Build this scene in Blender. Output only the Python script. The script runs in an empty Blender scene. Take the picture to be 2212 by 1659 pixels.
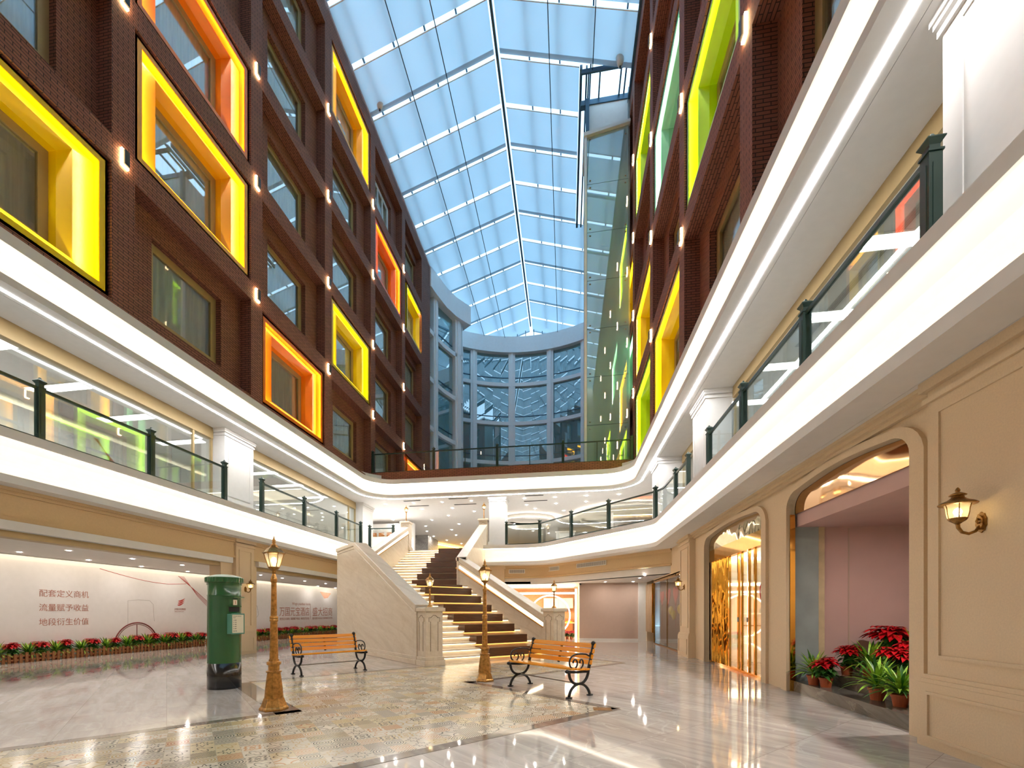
import bpy, bmesh, math, random
from math import sin, cos, pi, radians, sqrt, atan2
from mathutils import Vector, Matrix
random.seed(7)
C = bpy.context.scene.collection
SC = bpy.context.scene

# ------------------------------------------------------------------ camera, world, exposure
YAW = math.atan(158.0 / 977.0)
cam_d = bpy.data.cameras.new('camera')
cam_d.sensor_width = 36.0
cam_d.lens = 36.0 * 977.0 / 2212.0
cam_d.shift_x = (1106.0 - 1065.0) / 2212.0
cam_d.shift_y = (1323.5 - 829.5) / 2212.0
cam_d.clip_end = 300
cam = bpy.data.objects.new('camera', cam_d)
cam.location = (0, 0, 1.3)
cam.rotation_euler = (radians(90), 0, YAW)
C.objects.link(cam)
SC.camera = cam

w = bpy.data.worlds.new('sky'); SC.world = w; w.use_nodes = True
bg = w.node_tree.nodes['Background']
bg.inputs[0].default_value = (0.44, 0.73, 1.0, 1)
bg.inputs[1].default_value = 1.65

SC.view_settings.view_transform = 'Standard'
SC.view_settings.look = 'None'
SC.view_settings.exposure = 1.0
SC.view_settings.gamma = 1.0
SC.view_settings.use_curve_mapping = False
cy = SC.cycles
cy.max_bounces = 7; cy.diffuse_bounces = 4; cy.glossy_bounces = 4
cy.transmission_bounces = 4; cy.transparent_max_bounces = 12
cy.caustics_reflective = False; cy.caustics_refractive = False
cy.sample_clamp_indirect = 4.0
cy.use_denoising = True
cy.use_adaptive_sampling = True; cy.adaptive_threshold = 0.025

# ------------------------------------------------------------------ materials
MATS = {}
def newmat(name):
    m = bpy.data.materials.new(name); m.use_nodes = True
    nt = m.node_tree
    for n in list(nt.nodes): nt.nodes.remove(n)
    out = nt.nodes.new('ShaderNodeOutputMaterial')
    MATS[name] = m
    return m, nt, out
def N(nt, t, **kw):
    n = nt.nodes.new('ShaderNode' + t)
    for k, v in kw.items():
        if k.startswith('i_'):
            n.inputs[k[2:].replace('_', ' ')].default_value = v
        else: setattr(n, k, v)
    return n
def L(nt, a, ai, b, bi): nt.links.new(a.outputs[ai], b.inputs[bi])
def rgba(c): return (c[0], c[1], c[2], 1)
def srgb(r, g, b):
    f = lambda v: (v/255/12.92) if v <= 10 else ((v/255+0.055)/1.055)**2.4
    return (f(r), f(g), f(b))

def pbr(name, col, rough=0.5, metal=0.0, var=0.08, scale=6.0, bump=0.0, spec=0.5, coat=0.0, stretch=(1,1,1)):
    m, nt, out = newmat(name)
    p = N(nt, 'BsdfPrincipled')
    p.inputs['Roughness'].default_value = rough
    p.inputs['Metallic'].default_value = metal
    p.inputs['Specular IOR Level'].default_value = spec
    p.inputs['Coat Weight'].default_value = coat
    p.inputs['Coat Roughness'].default_value = 0.05
    tc = N(nt, 'TexCoord'); mp = N(nt, 'Mapping'); mp.inputs['Scale'].default_value = stretch
    L(nt, tc, 'Object', mp, 0)
    nz = N(nt, 'TexNoise'); nz.inputs['Scale'].default_value = scale; nz.inputs['Detail'].default_value = 3
    L(nt, mp, 0, nz, 'Vector')
    cr = N(nt, 'ValToRGB')
    cr.color_ramp.elements[0].position = 0.3; cr.color_ramp.elements[1].position = 0.7
    cr.color_ramp.elements[0].color = rgba([c*(1-var) for c in col])
    cr.color_ramp.elements[1].color = rgba([min(1, c*(1+var)) for c in col])
    L(nt, nz, 0, cr, 0); L(nt, cr, 0, p, 'Base Color')
    if bump:
        b = N(nt, 'Bump'); b.inputs['Strength'].default_value = bump; b.inputs['Distance'].default_value = 0.01
        L(nt, nz, 0, b, 'Height'); L(nt, b, 0, p, 'Normal')
    L(nt, p, 0, out, 0)
    return m
def emit(name, col, s):
    m, nt, out = newmat(name)
    e = N(nt, 'Emission'); e.inputs[0].default_value = rgba(col); e.inputs[1].default_value = s
    L(nt, e, 0, out, 0); return m
def glassy(name, tint, refl, rough=0.01, haze=0.0, hazecol=(1,1,1), rise=0.45, film=False):
    "thin pane: clear transmission, mirror reflection and an optional pale film"
    m, nt, out = newmat(name)
    t = N(nt, 'BsdfTransparent'); t.inputs[0].default_value = rgba(tint)
    g = N(nt, 'BsdfGlossy'); g.inputs['Roughness'].default_value = rough
    g.inputs[0].default_value = (1, 1, 1, 1)
    fr = N(nt, 'LayerWeight'); fr.inputs[0].default_value = 0.35
    mr = N(nt, 'MapRange'); mr.inputs[3].default_value = refl; mr.inputs[4].default_value = min(1, refl + rise)
    L(nt, fr, 'Fresnel', mr, 0)
    base = t
    if haze > 0:
        d = N(nt, 'BsdfDiffuse' if film else 'BsdfTranslucent'); d.inputs[0].default_value = rgba(hazecol)
        mx0 = N(nt, 'MixShader'); mx0.inputs[0].default_value = haze
        L(nt, t, 0, mx0, 1); L(nt, d, 0, mx0, 2); base = mx0
    mx = N(nt, 'MixShader'); L(nt, mr, 0, mx, 0); L(nt, base, 0, mx, 1); L(nt, g, 0, mx, 2)
    L(nt, mx, 0, out, 0); return m

def brickmat(name, c1, c2, mortar):
    m, nt, out = newmat(name)
    p = N(nt, 'BsdfPrincipled'); p.inputs['Roughness'].default_value = 0.75
    tc = N(nt, 'TexCoord')
    b = N(nt, 'TexBrick'); b.inputs['Scale'].default_value = 1.0
    b.inputs['Brick Width'].default_value = 0.24; b.inputs['Row Height'].default_value = 0.068
    b.inputs['Mortar Size'].default_value = 0.008; b.inputs['Mortar Smooth'].default_value = 0.1
    b.inputs['Color1'].default_value = rgba(c1); b.inputs['Color2'].default_value = rgba(c2)
    b.inputs['Mortar'].default_value = rgba(mortar)
    L(nt, tc, 'UV', b, 'Vector')
    bp = N(nt, 'Bump'); bp.invert = True; bp.inputs['Strength'].default_value = 0.4; bp.inputs['Distance'].default_value = 0.01
    L(nt, b, 'Fac', bp, 'Height'); L(nt, bp, 0, p, 'Normal')
    L(nt, b, 'Color', p, 'Base Color'); L(nt, p, 0, out, 0); return m

def woodmat(name, ca, cb, rough=0.3, scale=3.0, stretch=(1, 12, 12)):
    m, nt, out = newmat(name)
    p = N(nt, 'BsdfPrincipled'); p.inputs['Roughness'].default_value = rough
    tc = N(nt, 'TexCoord'); mp = N(nt, 'Mapping'); mp.inputs['Scale'].default_value = stretch
    L(nt, tc, 'UV', mp, 0)
    nz = N(nt, 'TexNoise'); nz.inputs['Scale'].default_value = scale; nz.inputs['Detail'].default_value = 5
    nz.inputs['Distortion'].default_value = 0.6
    L(nt, mp, 0, nz, 'Vector')
    cr = N(nt, 'ValToRGB'); cr.color_ramp.elements[0].position = 0.32; cr.color_ramp.elements[1].position = 0.68
    cr.color_ramp.elements[0].color = rgba(ca); cr.color_ramp.elements[1].color = rgba(cb)
    L(nt, nz, 0, cr, 0); L(nt, cr, 0, p, 'Base Color'); L(nt, p, 0, out, 0); return m

def marble(name, ca, cb, vein, rough, ang, tile=0.9, joint=True, spec=0.5):
    m, nt, out = newmat(name)
    p = N(nt, 'BsdfPrincipled'); p.inputs['Roughness'].default_value = rough
    p.inputs['Specular IOR Level'].default_value = spec
    tc = N(nt, 'TexCoord'); mp = N(nt, 'Mapping'); mp.inputs['Rotation'].default_value = (0, 0, ang)
    L(nt, tc, 'UV', mp, 0)
    br = N(nt, 'TexBrick'); br.offset = 0.0
    br.inputs['Scale'].default_value = 1.0; br.inputs['Brick Width'].default_value = tile; br.inputs['Row Height'].default_value = tile
    br.inputs['Mortar Size'].default_value = 0.0025; br.inputs['Mortar Smooth'].default_value = 0.0
    br.inputs['Color1'].default_value = (0, 0, 0, 1); br.inputs['Color2'].default_value = (1, 1, 1, 1); br.inputs['Mortar'].default_value = (0.5, 0.5, 0.5, 1)
    L(nt, mp, 0, br, 'Vector')
    sc = N(nt, 'VectorMath', operation='SCALE'); sc.inputs[3].default_value = 40.0
    L(nt, br, 'Color', sc, 0)
    ad = N(nt, 'VectorMath', operation='ADD'); L(nt, mp, 0, ad, 0); L(nt, sc, 0, ad, 1)
    st = N(nt, 'Mapping'); st.inputs['Scale'].default_value = (0.5, 3.2, 1); L(nt, ad, 0, st, 0)
    nz = N(nt, 'TexNoise'); nz.inputs['Scale'].default_value = 1.6; nz.inputs['Detail'].default_value = 8; nz.inputs['Roughness'].default_value = 0.65; nz.inputs['Distortion'].default_value = 0.8
    L(nt, st, 0, nz, 'Vector')
    cr = N(nt, 'ValToRGB'); e = cr.color_ramp.elements
    e[0].position = 0.36; e[0].color = rgba(ca); e[1].position = 0.64; e[1].color = rgba(cb)
    L(nt, nz, 0, cr, 0)
    nv = N(nt, 'TexNoise'); nv.inputs['Scale'].default_value = 0.9; nv.inputs['Detail'].default_value = 6; nv.inputs['Distortion'].default_value = 1.5
    L(nt, ad, 0, nv, 'Vector')
    vr = N(nt, 'ValToRGB'); ve = vr.color_ramp.elements
    ve[0].position = 0.485; ve[0].color = (0, 0, 0, 1); ve[1].position = 0.5; ve[1].color = (1, 1, 1, 1)
    x = ve.new(0.515); x.color = (0, 0, 0, 1)
    L(nt, nv, 0, vr, 0)
    ml = N(nt, 'Math', operation='MULTIPLY'); ml.inputs[1].default_value = 0.35; L(nt, vr, 0, ml, 0)
    mx = N(nt, 'Mix', data_type='RGBA'); mx.inputs[7].default_value = rgba(vein)
    L(nt, ml, 0, mx, 0); L(nt, cr, 0, mx, 6)
    if joint:
        mj = N(nt, 'Mix', data_type='RGBA'); mj.inputs[7].default_value = rgba([c*0.75 for c in ca])
        L(nt, br, 'Fac', mj, 0); L(nt, mx, 2, mj, 6); L(nt, mj, 2, p, 'Base Color')
    else: L(nt, mx, 2, p, 'Base Color')
    L(nt, p, 0, out, 0); return m

def patternmat(name, ang, cell=0.2):
    "encaustic patchwork tiles: every cell takes one of several motifs and colours at random"
    m, nt, out = newmat(name)
    p = N(nt, 'BsdfPrincipled'); p.inputs['Roughness'].default_value = 0.16
    tc = N(nt, 'TexCoord'); mp = N(nt, 'Mapping'); mp.inputs['Rotation'].default_value = (0, 0, ang)
    mp.inputs['Scale'].default_value = (1/cell, 1/cell, 1)
    L(nt, tc, 'UV', mp, 0)
    fl = N(nt, 'VectorMath', operation='FLOOR'); L(nt, mp, 0, fl, 0)
    fr = N(nt, 'VectorMath', operation='FRACTION'); L(nt, mp, 0, fr, 0)
    sb = N(nt, 'VectorMath', operation='SUBTRACT'); sb.inputs[1].default_value = (0.5, 0.5, 0); L(nt, fr, 0, sb, 0)
    sep = N(nt, 'SeparateXYZ'); L(nt, sb, 0, sep, 0)
    wn = N(nt, 'TexWhiteNoise', noise_dimensions='2D'); L(nt, fl, 0, wn, 'Vector')
    ofs = N(nt, 'VectorMath', operation='ADD'); ofs.inputs[1].default_value = (17.3, 5.1, 0); L(nt, fl, 0, ofs, 0)
    wn2 = N(nt, 'TexWhiteNoise', noise_dimensions='2D'); L(nt, ofs, 0, wn2, 'Vector')
    def M(op, a, b=None, c=None):
        n = N(nt, 'Math', operation=op)
        for i, v in enumerate((a, b, c)):
            if v is None: continue
            if isinstance(v, (int, float)): n.inputs[i].default_value = v
            else: nt.links.new(v, n.inputs[i])
        return n.outputs[0]
    X, Y = sep.outputs[0], sep.outputs[1]
    ax, ay = M('ABSOLUTE', X), M('ABSOLUTE', Y)
    r = M('SQRT', M('ADD', M('MULTIPLY', X, X), M('MULTIPLY', Y, Y)))
    man = M('ADD', ax, ay)
    mxx = M('MAXIMUM', ax, ay)
    ang_ = M('ARCTAN2', Y, X)
    rings = M('GREATER_THAN', M('SINE', M('MULTIPLY', r, 48)), 0.1)
    dia = M('GREATER_THAN', M('SINE', M('MULTIPLY', man, 38)), 0.3)
    sq = M('GREATER_THAN', M('SINE', M('ADD', M('MULTIPLY', mxx, 26), M('MULTIPLY', M('SINE', M('MULTIPLY', ang_, 8)), 1.2))), 0.2)
    flower = M('LESS_THAN', M('ABSOLUTE', M('SUBTRACT', r, M('ADD', 0.3, M('MULTIPLY', M('SINE', M('MULTIPLY', ang_, 4)), 0.12)))), 0.035)
    star = M('LESS_THAN', M('ABSOLUTE', M('SUBTRACT', man, M('ADD', 0.36, M('MULTIPLY', M('COSINE', M('MULTIPLY', ang_, 8)), 0.09)))), 0.05)
    chk = M('GREATER_THAN', M('MULTIPLY', M('SINE', M('MULTIPLY', X, 44)), M('SINE', M('MULTIPLY', Y, 44))), 0.0)
    quarter = M('LESS_THAN', M('ABSOLUTE', M('SUBTRACT', M('SQRT', M('ADD', M('POWER', M('SUBTRACT', ax, 0.5), 2), M('POWER', M('SUBTRACT', ay, 0.5), 2))), 0.38)), 0.04)
    v = wn.outputs[0]
    pats = [rings, flower, star, sq, dia, quarter, chk, dia, star, rings]
    acc = None
    for i, q in enumerate(pats):
        lo, hi = i/len(pats), (i+1)/len(pats)
        sel = M('MULTIPLY', M('GREATER_THAN', v, lo), M('LESS_THAN', v, hi))
        t = M('MULTIPLY', sel, q)
        acc = t if acc is None else M('ADD', acc, t)
    base = N(nt, 'ValToRGB'); base.color_ramp.interpolation = 'CONSTANT'
    e = base.color_ramp.elements
    e[0].position = 0; e[0].color = rgba(srgb(212, 200, 178)); e[1].position = 0.3; e[1].color = rgba(srgb(220, 210, 190))
    for ps, c in ((0.62, (214, 196, 160)), (0.80, (206, 196, 178)), (0.93, (210, 184, 144))):
        q = e.new(ps); q.color = rgba(srgb(*c))
    L(nt, wn2, 0, base, 0)
    ink = N(nt, 'ValToRGB'); ink.color_ramp.interpolation = 'CONSTANT'
    e = ink.color_ramp.elements
    e[0].position = 0; e[0].color = rgba(srgb(108, 102, 92)); e[1].position = 0.35; e[1].color = rgba(srgb(190, 140, 92))
    for ps, c in ((0.50, (84, 80, 76)), (0.75, (182, 156, 104)), (0.93, (172, 112, 80))):
        q = e.new(ps); q.color = rgba(srgb(*c))
    L(nt, wn2, 0, ink, 0)
    mx = N(nt, 'Mix', data_type='RGBA'); nt.links.new(acc, mx.inputs[0]); L(nt, base, 0, mx, 6); L(nt, ink, 0, mx, 7)
    jt = M('GREATER_THAN', mxx, 0.488)
    mj = N(nt, 'Mix', data_type='RGBA'); nt.links.new(jt, mj.inputs[0]); L(nt, mx, 2, mj, 6); mj.inputs[7].default_value = rgba(srgb(190, 178, 155))
    L(nt, mj, 2, p, 'Base Color'); L(nt, p, 0, out, 0); return m

def fabric_roof(name):
    m, nt, out = newmat(name)
    tr = N(nt, 'BsdfTranslucent'); df = N(nt, 'BsdfDiffuse'); df.inputs[0].default_value = (0.6, 0.62, 0.65, 1)
    tc = N(nt, 'TexCoord'); nz = N(nt, 'TexNoise'); nz.inputs['Scale'].default_value = 0.6
    L(nt, tc, 'UV', nz, 'Vector')
    cr = N(nt, 'ValToRGB'); cr.color_ramp.elements[0].color = (0.33, 0.41, 0.46, 1); cr.color_ramp.elements[1].color = (0.40, 0.48, 0.52, 1)
    L(nt, nz, 0, cr, 0); L(nt, cr, 0, tr, 0)
    mx = N(nt, 'MixShader'); mx.inputs[0].default_value = 0.4
    L(nt, tr, 0, mx, 1); L(nt, df, 0, mx, 2); L(nt, mx, 0, out, 0); return m

WARM = (1.0, 0.76, 0.46)
M_white = pbr('white_paint', (0.80, 0.78, 0.75), 0.6, var=0.02)
M_ceil = pbr('ceiling_paint', (0.82, 0.80, 0.78), 0.7, var=0.02)
M_cream = pbr('cream_stone_paint', srgb(222, 198, 164), 0.7, var=0.04, scale=60, bump=0.12)
M_tan = pbr('tan_frieze_paint', srgb(214, 184, 140), 0.7, var=0.03, scale=30)
M_stone = marble('beige_stair_stone', srgb(214, 198, 176), srgb(228, 214, 194), srgb(200, 180, 150), 0.32, 0.3, joint=False, tile=5)
M_brick = brickmat('brown_brick', srgb(150, 96, 76), srgb(134, 84, 66), srgb(58, 36, 28))
M_floor = marble('grey_marble_floor', srgb(182, 173, 165), srgb(212, 203, 195), srgb(234, 229, 223), 0.05, radians(45), tile=0.95, spec=0.7)
M_border = marble('dark_marble_border', srgb(116, 104, 95), srgb(144, 131, 120), srgb(160, 150, 140), 0.06, radians(45), joint=False)
M_pattern = patternmat('patchwork_tiles', radians(-43))
M_step_stone = marble('dark_grey_step_stone', srgb(88, 82, 74), srgb(122, 114, 104), srgb(170, 160, 150), 0.2, 0.3, joint=False)
M_blind = fabric_roof('roof_blind_fabric')
M_steel = pbr('blue_grey_steel', srgb(66, 96, 118), 0.45, 0.3)
M_cable = pbr('dark_steel_cable', srgb(48, 58, 68), 0.4, 0.6)
M_winframe = pbr('champagne_window_frame', srgb(176, 152, 106), 0.4, 0.2, var=0.03)
M_wframe = pbr('white_window_frame', (0.90, 0.91, 0.92), 0.4, var=0.02)
M_pane = glassy('window_glass', (0.90, 0.94, 0.95), 0.07, rise=0.28)
M_rail_glass = glassy('railing_glass', (0.95, 0.98, 0.97), 0.03, rise=0.3)
M_shop_glass = glassy('shop_glass', (0.94, 0.97, 0.96), 0.04)
M_teal = glassy('teal_glass', (0.50, 0.74, 0.78), 0.22, haze=0.42, hazecol=(0.28, 0.58, 0.64), film=True)
M_curtain = pbr('ivory_curtain', srgb(240, 230, 206), 0.9, var=0.12, scale=3, stretch=(6, 6, 0.4))
M_greycurt = pbr('grey_curtain', srgb(118, 134, 140), 0.9, var=0.15, scale=3, stretch=(8, 8, 0.3))
M_green_rail = pbr('dark_green_metal', srgb(36, 58, 50), 0.35, 0.2, var=0.05)
M_mail_green = pbr('glossy_green_paint', srgb(36, 96, 52), 0.22, var=0.04, coat=0.5)
M_mail_light = pbr('pale_green_paint', srgb(90, 150, 130), 0.3, var=0.04)
M_black = pbr('black_paint', (0.012, 0.011, 0.011), 0.2, var=0.1, coat=0.3)
M_iron = pbr('black_cast_iron', (0.018, 0.017, 0.016), 0.42, 0.3, var=0.2)
M_bronze = pbr('antique_gold_metal', srgb(188, 138, 74), 0.34, 0.75, var=0.35, scale=25, bump=0.15)
M_brass_dk = pbr('aged_brass', srgb(156, 116, 62), 0.35, 0.8, var=0.35, scale=40)
M_gold = pbr('gold_mirror_metal', srgb(226, 172, 84), 0.06, 1.0, var=0.05)
M_goldw = None
M_bench = woodmat('orange_varnished_wood', srgb(240, 146, 24), srgb(250, 172, 54), 0.18, 2.0, (1, 14, 14))
M_walnut = woodmat('dark_walnut', srgb(70, 40, 22), srgb(104, 64, 36), 0.35, 3.0, (1, 14, 14))
M_fence = woodmat('brown_fence_wood', srgb(112, 66, 34), srgb(158, 104, 60), 0.7, 4.0, (6, 6, 1))
M_slat = woodmat('honey_wood_slats', srgb(224, 172, 118), srgb(238, 196, 146), 0.5, 3.0, (8, 8, 1))
M_paper = pbr('cream_paper', srgb(238, 230, 205), 0.8, var=0.02)
M_board = pbr('pale_grey_vinyl_board', srgb(226, 222, 222), 0.35, var=0.02)
M_ink = pbr('rose_brown_ink', srgb(176, 120, 104), 0.7, var=0.02)
M_inkred = pbr('red_ink', srgb(186, 60, 50), 0.7, var=0.02)
M_inkgrey = pbr('grey_line_ink', srgb(176, 168, 166), 0.7, var=0.02)
M_inkdark = pbr('dark_ink', srgb(50, 46, 44), 0.7, var=0.02)
M_red = pbr('red_bract', srgb(196, 14, 28), 0.45, var=0.25, scale=8)
M_leaf = pbr('dark_green_leaf', srgb(58, 110, 42), 0.4, var=0.3, scale=8)
M_spider = pbr('striped_green_leaf', srgb(150, 192, 66), 0.4, var=0.45, scale=14)
M_pot = pbr('terracotta_plastic', srgb(172, 86, 48), 0.55, var=0.1)
M_soil = pbr('potting_soil', srgb(60, 44, 32), 0.95, var=0.3, scale=40)
M_pink = pbr('dusty_pink_plaster', srgb(206, 172, 166), 0.85, var=0.04, scale=2)
M_bluegrey = pbr('blue_grey_plaster', srgb(150, 160, 160), 0.8, var=0.12, scale=3)
M_beigejamb = pbr('worn_beige_jamb', srgb(206, 186, 150), 0.8, var=0.12, scale=5)
M_mauve = pbr('mauve_grey_wall', srgb(196, 172, 158), 0.8, var=0.02)
M_greystone = marble('pale_grey_marble', srgb(150, 148, 148), srgb(186, 184, 182), srgb(214, 212, 210), 0.25, 0.2, joint=True, tile=1.2)
M_darkmarble = marble('brown_grey_marble', srgb(104, 92, 84), srgb(150, 136, 126), srgb(196, 180, 168), 0.15, 0.4, joint=False)
M_vent = pbr('vent_grey', srgb(150, 146, 140), 0.6, var=0.05)
M_ventfr = pbr('vent_white_frame', srgb(236, 230, 220), 0.5, var=0.02)
M_cam = pbr('charcoal_plastic', srgb(48, 46, 46), 0.5, var=0.05)
M_lampwhite = pbr('white_plastic', srgb(214, 208, 200), 0.4, var=0.04)
M_lampglass = glassy('lantern_glass', (0.98, 0.94, 0.82), 0.06, rough=0.08, haze=0.35, hazecol=(1, 0.92, 0.72))
M_balloon = pbr('yellow_balloon_foil', srgb(226, 196, 20), 0.2, var=0.1, coat=0.5)
M_heart = pbr('red_paper_heart', srgb(204, 40, 50), 0.6, var=0.1)
M_sofa = pbr('tan_chair_leather', srgb(186, 120, 66), 0.6, var=0.1)
M_ivory = pbr('ivory_shelf', srgb(236, 222, 204), 0.4, var=0.02)
E_cove = emit('led_cove_warm', (1.0, 0.87, 0.68), 11.0)
E_cove2 = emit('led_cove_warm_low', (1.0, 0.87, 0.68), 11.0)
E_strip = emit('led_strip_cool', (0.97, 0.98, 1.0), 45.0)
E_step = emit('led_step_warm', (1.0, 0.82, 0.54), 4.0)
E_amber = emit('led_amber', (1.0, 0.44, 0.10), 1.3)
E_rail = emit('led_handrail', (1.0, 0.84, 0.58), 3.5)
E_frame = emit('led_frame_white', (1.0, 0.92, 0.68), 32.0)
E_down = emit('downlight_glow', (1.0, 0.93, 0.84), 200.0)
E_downw = emit('downlight_glow_warm', (1.0, 0.93, 0.84), 300.0)
E_panel = emit('panel_light_glow', (1.0, 0.97, 0.95), 4.0)
E_pspot = emit('panel_spot_glow', (1.0, 0.96, 0.9), 40.0)
E_ucove = emit('upper_shop_cove', (1.0, 0.88, 0.66), 4.0)
E_bulb = emit('warm_bulb', (1.0, 0.78, 0.42), 14.0)
E_sconce = emit('sconce_glow', (1.0, 0.70, 0.36), 20.0)
E_shop = emit('shop_cove_glow', (1.0, 0.84, 0.62), 9.0)
E_ring = emit('white_ring_glow', (1.0, 0.95, 0.85), 3.0)
COL = {'yellow': srgb(255, 214, 0), 'amber': srgb(255, 178, 10), 'orange': srgb(252, 136, 16), 'orange_red': srgb(248, 108, 16),
       'lime': srgb(190, 226, 10), 'mint': srgb(150, 214, 180)}
M_fr = {k: pbr('lacquer_' + k, v, 0.35, var=0.02) for k, v in COL.items()}
def wavy_metal(name, col, scale, strength, stretch=(1, 1, 1)):
    m, nt, out = newmat(name)
    p = N(nt, 'BsdfPrincipled'); p.inputs['Metallic'].default_value = 1.0; p.inputs['Roughness'].default_value = 0.05
    p.inputs['Base Color'].default_value = rgba(col)
    tc = N(nt, 'TexCoord'); mp = N(nt, 'Mapping'); mp.inputs['Scale'].default_value = stretch; L(nt, tc, 'UV', mp, 0)
    nz = N(nt, 'TexNoise'); nz.inputs['Scale'].default_value = scale; nz.inputs['Detail'].default_value = 1
    L(nt, mp, 0, nz, 'Vector')
    b = N(nt, 'Bump'); b.inputs['Strength'].default_value = strength; b.inputs['Distance'].default_value = 0.1
    L(nt, nz, 0, b, 'Height'); L(nt, b, 0, p, 'Normal'); L(nt, p, 0, out, 0); return m
M_goldw = wavy_metal('rippled_gold_mirror', srgb(232, 180, 92), 3.0, 0.12, (1, 1, 1))
M_goldv = wavy_metal('folded_gold_mirror', srgb(228, 168, 70), 4.0, 0.25, (2, 0.35, 1))
M_silverw = wavy_metal('rippled_pale_gold_mirror', srgb(226, 204, 168), 2.0, 0.2)
M_amberw = wavy_metal('rippled_rose_gold_mirror', srgb(226, 180, 132), 1.3, 0.12)

# ------------------------------------------------------------------ mesh builder
class MB:
    def __init__(s): s.v = []; s.f = []
    def add(s, vs, fs):
        o = len(s.v); s.v += [tuple(p) for p in vs]; s.f += [tuple(i + o for i in f) for f in fs]; return s
    def quad(s, a, b, c, d): return s.add([a, b, c, d], [(0, 1, 2, 3)])
    def box(s, x0, x1, y0, y1, z0, z1):
        if x0 > x1: x0, x1 = x1, x0
        if y0 > y1: y0, y1 = y1, y0
        return s.add([(x0,y0,z0),(x1,y0,z0),(x1,y1,z0),(x0,y1,z0),(x0,y0,z1),(x1,y0,z1),(x1,y1,z1),(x0,y1,z1)],
                     [(3,2,1,0),(4,5,6,7),(0,1,5,4),(1,2,6,5),(2,3,7,6),(3,0,4,7)])
    def obox(s, o, ux, uy, a0, a1, b0, b1, z0, z1):
        "box in a rotated plan frame: o origin, ux/uy plan directions"
        P = lambda a, b, z: (o[0]+ux[0]*a+uy[0]*b, o[1]+ux[1]*a+uy[1]*b, z)
        vs = [P(a0,b0,z0),P(a1,b0,z0),P(a1,b1,z0),P(a0,b1,z0),P(a0,b0,z1),P(a1,b0,z1),P(a1,b1,z1),P(a0,b1,z1)]
        return s.add(vs, [(3,2,1,0),(4,5,6,7),(0,1,5,4),(1,2,6,5),(2,3,7,6),(3,0,4,7)])
    def prism(s, poly, z0, z1):
        n = len(poly)
        vs = [(p[0],p[1],z0) for p in poly] + [(p[0],p[1],z1) for p in poly]
        fs = [tuple(range(n-1,-1,-1)), tuple(range(n,2*n))] + [(i,(i+1)%n,n+(i+1)%n,n+i) for i in range(n)]
        return s.add(vs, fs)
    def extrude(s, poly, vec):
        n = len(poly); vec = Vector(vec)
        vs = [tuple(p) for p in poly] + [tuple(Vector(p)+vec) for p in poly]
        fs = [tuple(range(n-1,-1,-1)), tuple(range(n,2*n))] + [(i,(i+1)%n,n+(i+1)%n,n+i) for i in range(n)]
        return s.add(vs, fs)
    def lathe(s, prof, n=16, c=(0,0,0), rot=0.0, caps=True, sx=1.0, sy=1.0):
        vs = []; fs = []
        for (r, z) in prof:
            for i in range(n):
                a = rot + 2*pi*i/n
                vs.append((c[0]+r*cos(a)*sx, c[1]+r*sin(a)*sy, c[2]+z))
        for j in range(len(prof)-1):
            for i in range(n):
                k = (i+1) % n
                fs.append((j*n+i, j*n+k, (j+1)*n+k, (j+1)*n+i))
        if caps:
            fs.append(tuple(range(n-1,-1,-1))); fs.append(tuple((len(prof)-1)*n+i for i in range(n)))
        return s.add(vs, fs)
    def tube(s, pts, r, n=8, closed=False):
        pts = [Vector(p) for p in pts]; m = len(pts)
        rs = r if isinstance(r, (list, tuple)) else [r]*m
        vs = []; fs = []
        up = Vector((0,0,1))
        prevN = None
        for i, p in enumerate(pts):
            if closed: t = (pts[(i+1)%m]-pts[i-1])
            else: t = pts[min(i+1,m-1)]-pts[max(i-1,0)]
            t.normalize()
            nrm = prevN if prevN is not None else (up if abs(t.z) < 0.9 else Vector((1,0,0)))
            nrm = (nrm - t*nrm.dot(t))
            if nrm.length < 1e-5: nrm = Vector((1,0,0)) - t*t.x
            nrm.normalize(); prevN = nrm
            b = t.cross(nrm)
            for k in range(n):
                a = 2*pi*k/n
                vs.append(tuple(p + (nrm*cos(a)+b*sin(a))*rs[i]))
        for i in range(m if closed else m-1):
            j = (i+1) % m
            for k in range(n):
                q = (k+1) % n
                fs.append((i*n+k, i*n+q, j*n+q, j*n+k))
        if not closed:
            fs.append(tuple(range(n-1,-1,-1))); fs.append(tuple((m-1)*n+k for k in range(n)))
        return s.add(vs, fs)
    def sweep(s, path, prof, closed_prof=True):
        "path: plan points; prof: (offset to the right of travel, z)"
        n = len(path); m = len(prof); vs = []; fs = []
        for i, p in enumerate(path):
            def nrm(a, b):
                d = Vector((b[0]-a[0], b[1]-a[1])); d.normalize(); return Vector((d.y, -d.x))
            n1 = nrm(path[i-1], p) if i > 0 else nrm(p, path[i+1])
            n2 = nrm(p, path[i+1]) if i < n-1 else n1
            nn = (n1+n2); nn.normalize(); k = 1.0/max(0.4, nn.dot(n1))
            for (o, z) in prof: vs.append((p[0]+nn.x*o*k, p[1]+nn.y*o*k, z))
        for i in range(n-1):
            for j in range(m if closed_prof else m-1):
                q = (j+1) % m
                fs.append((i*m+j, (i+1)*m+j, (i+1)*m+q, i*m+q))
        if closed_prof:
            fs.append(tuple(range(m-1,-1,-1))); fs.append(tuple((n-1)*m+j for j in range(m)))
        return s.add(vs, fs)
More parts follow.
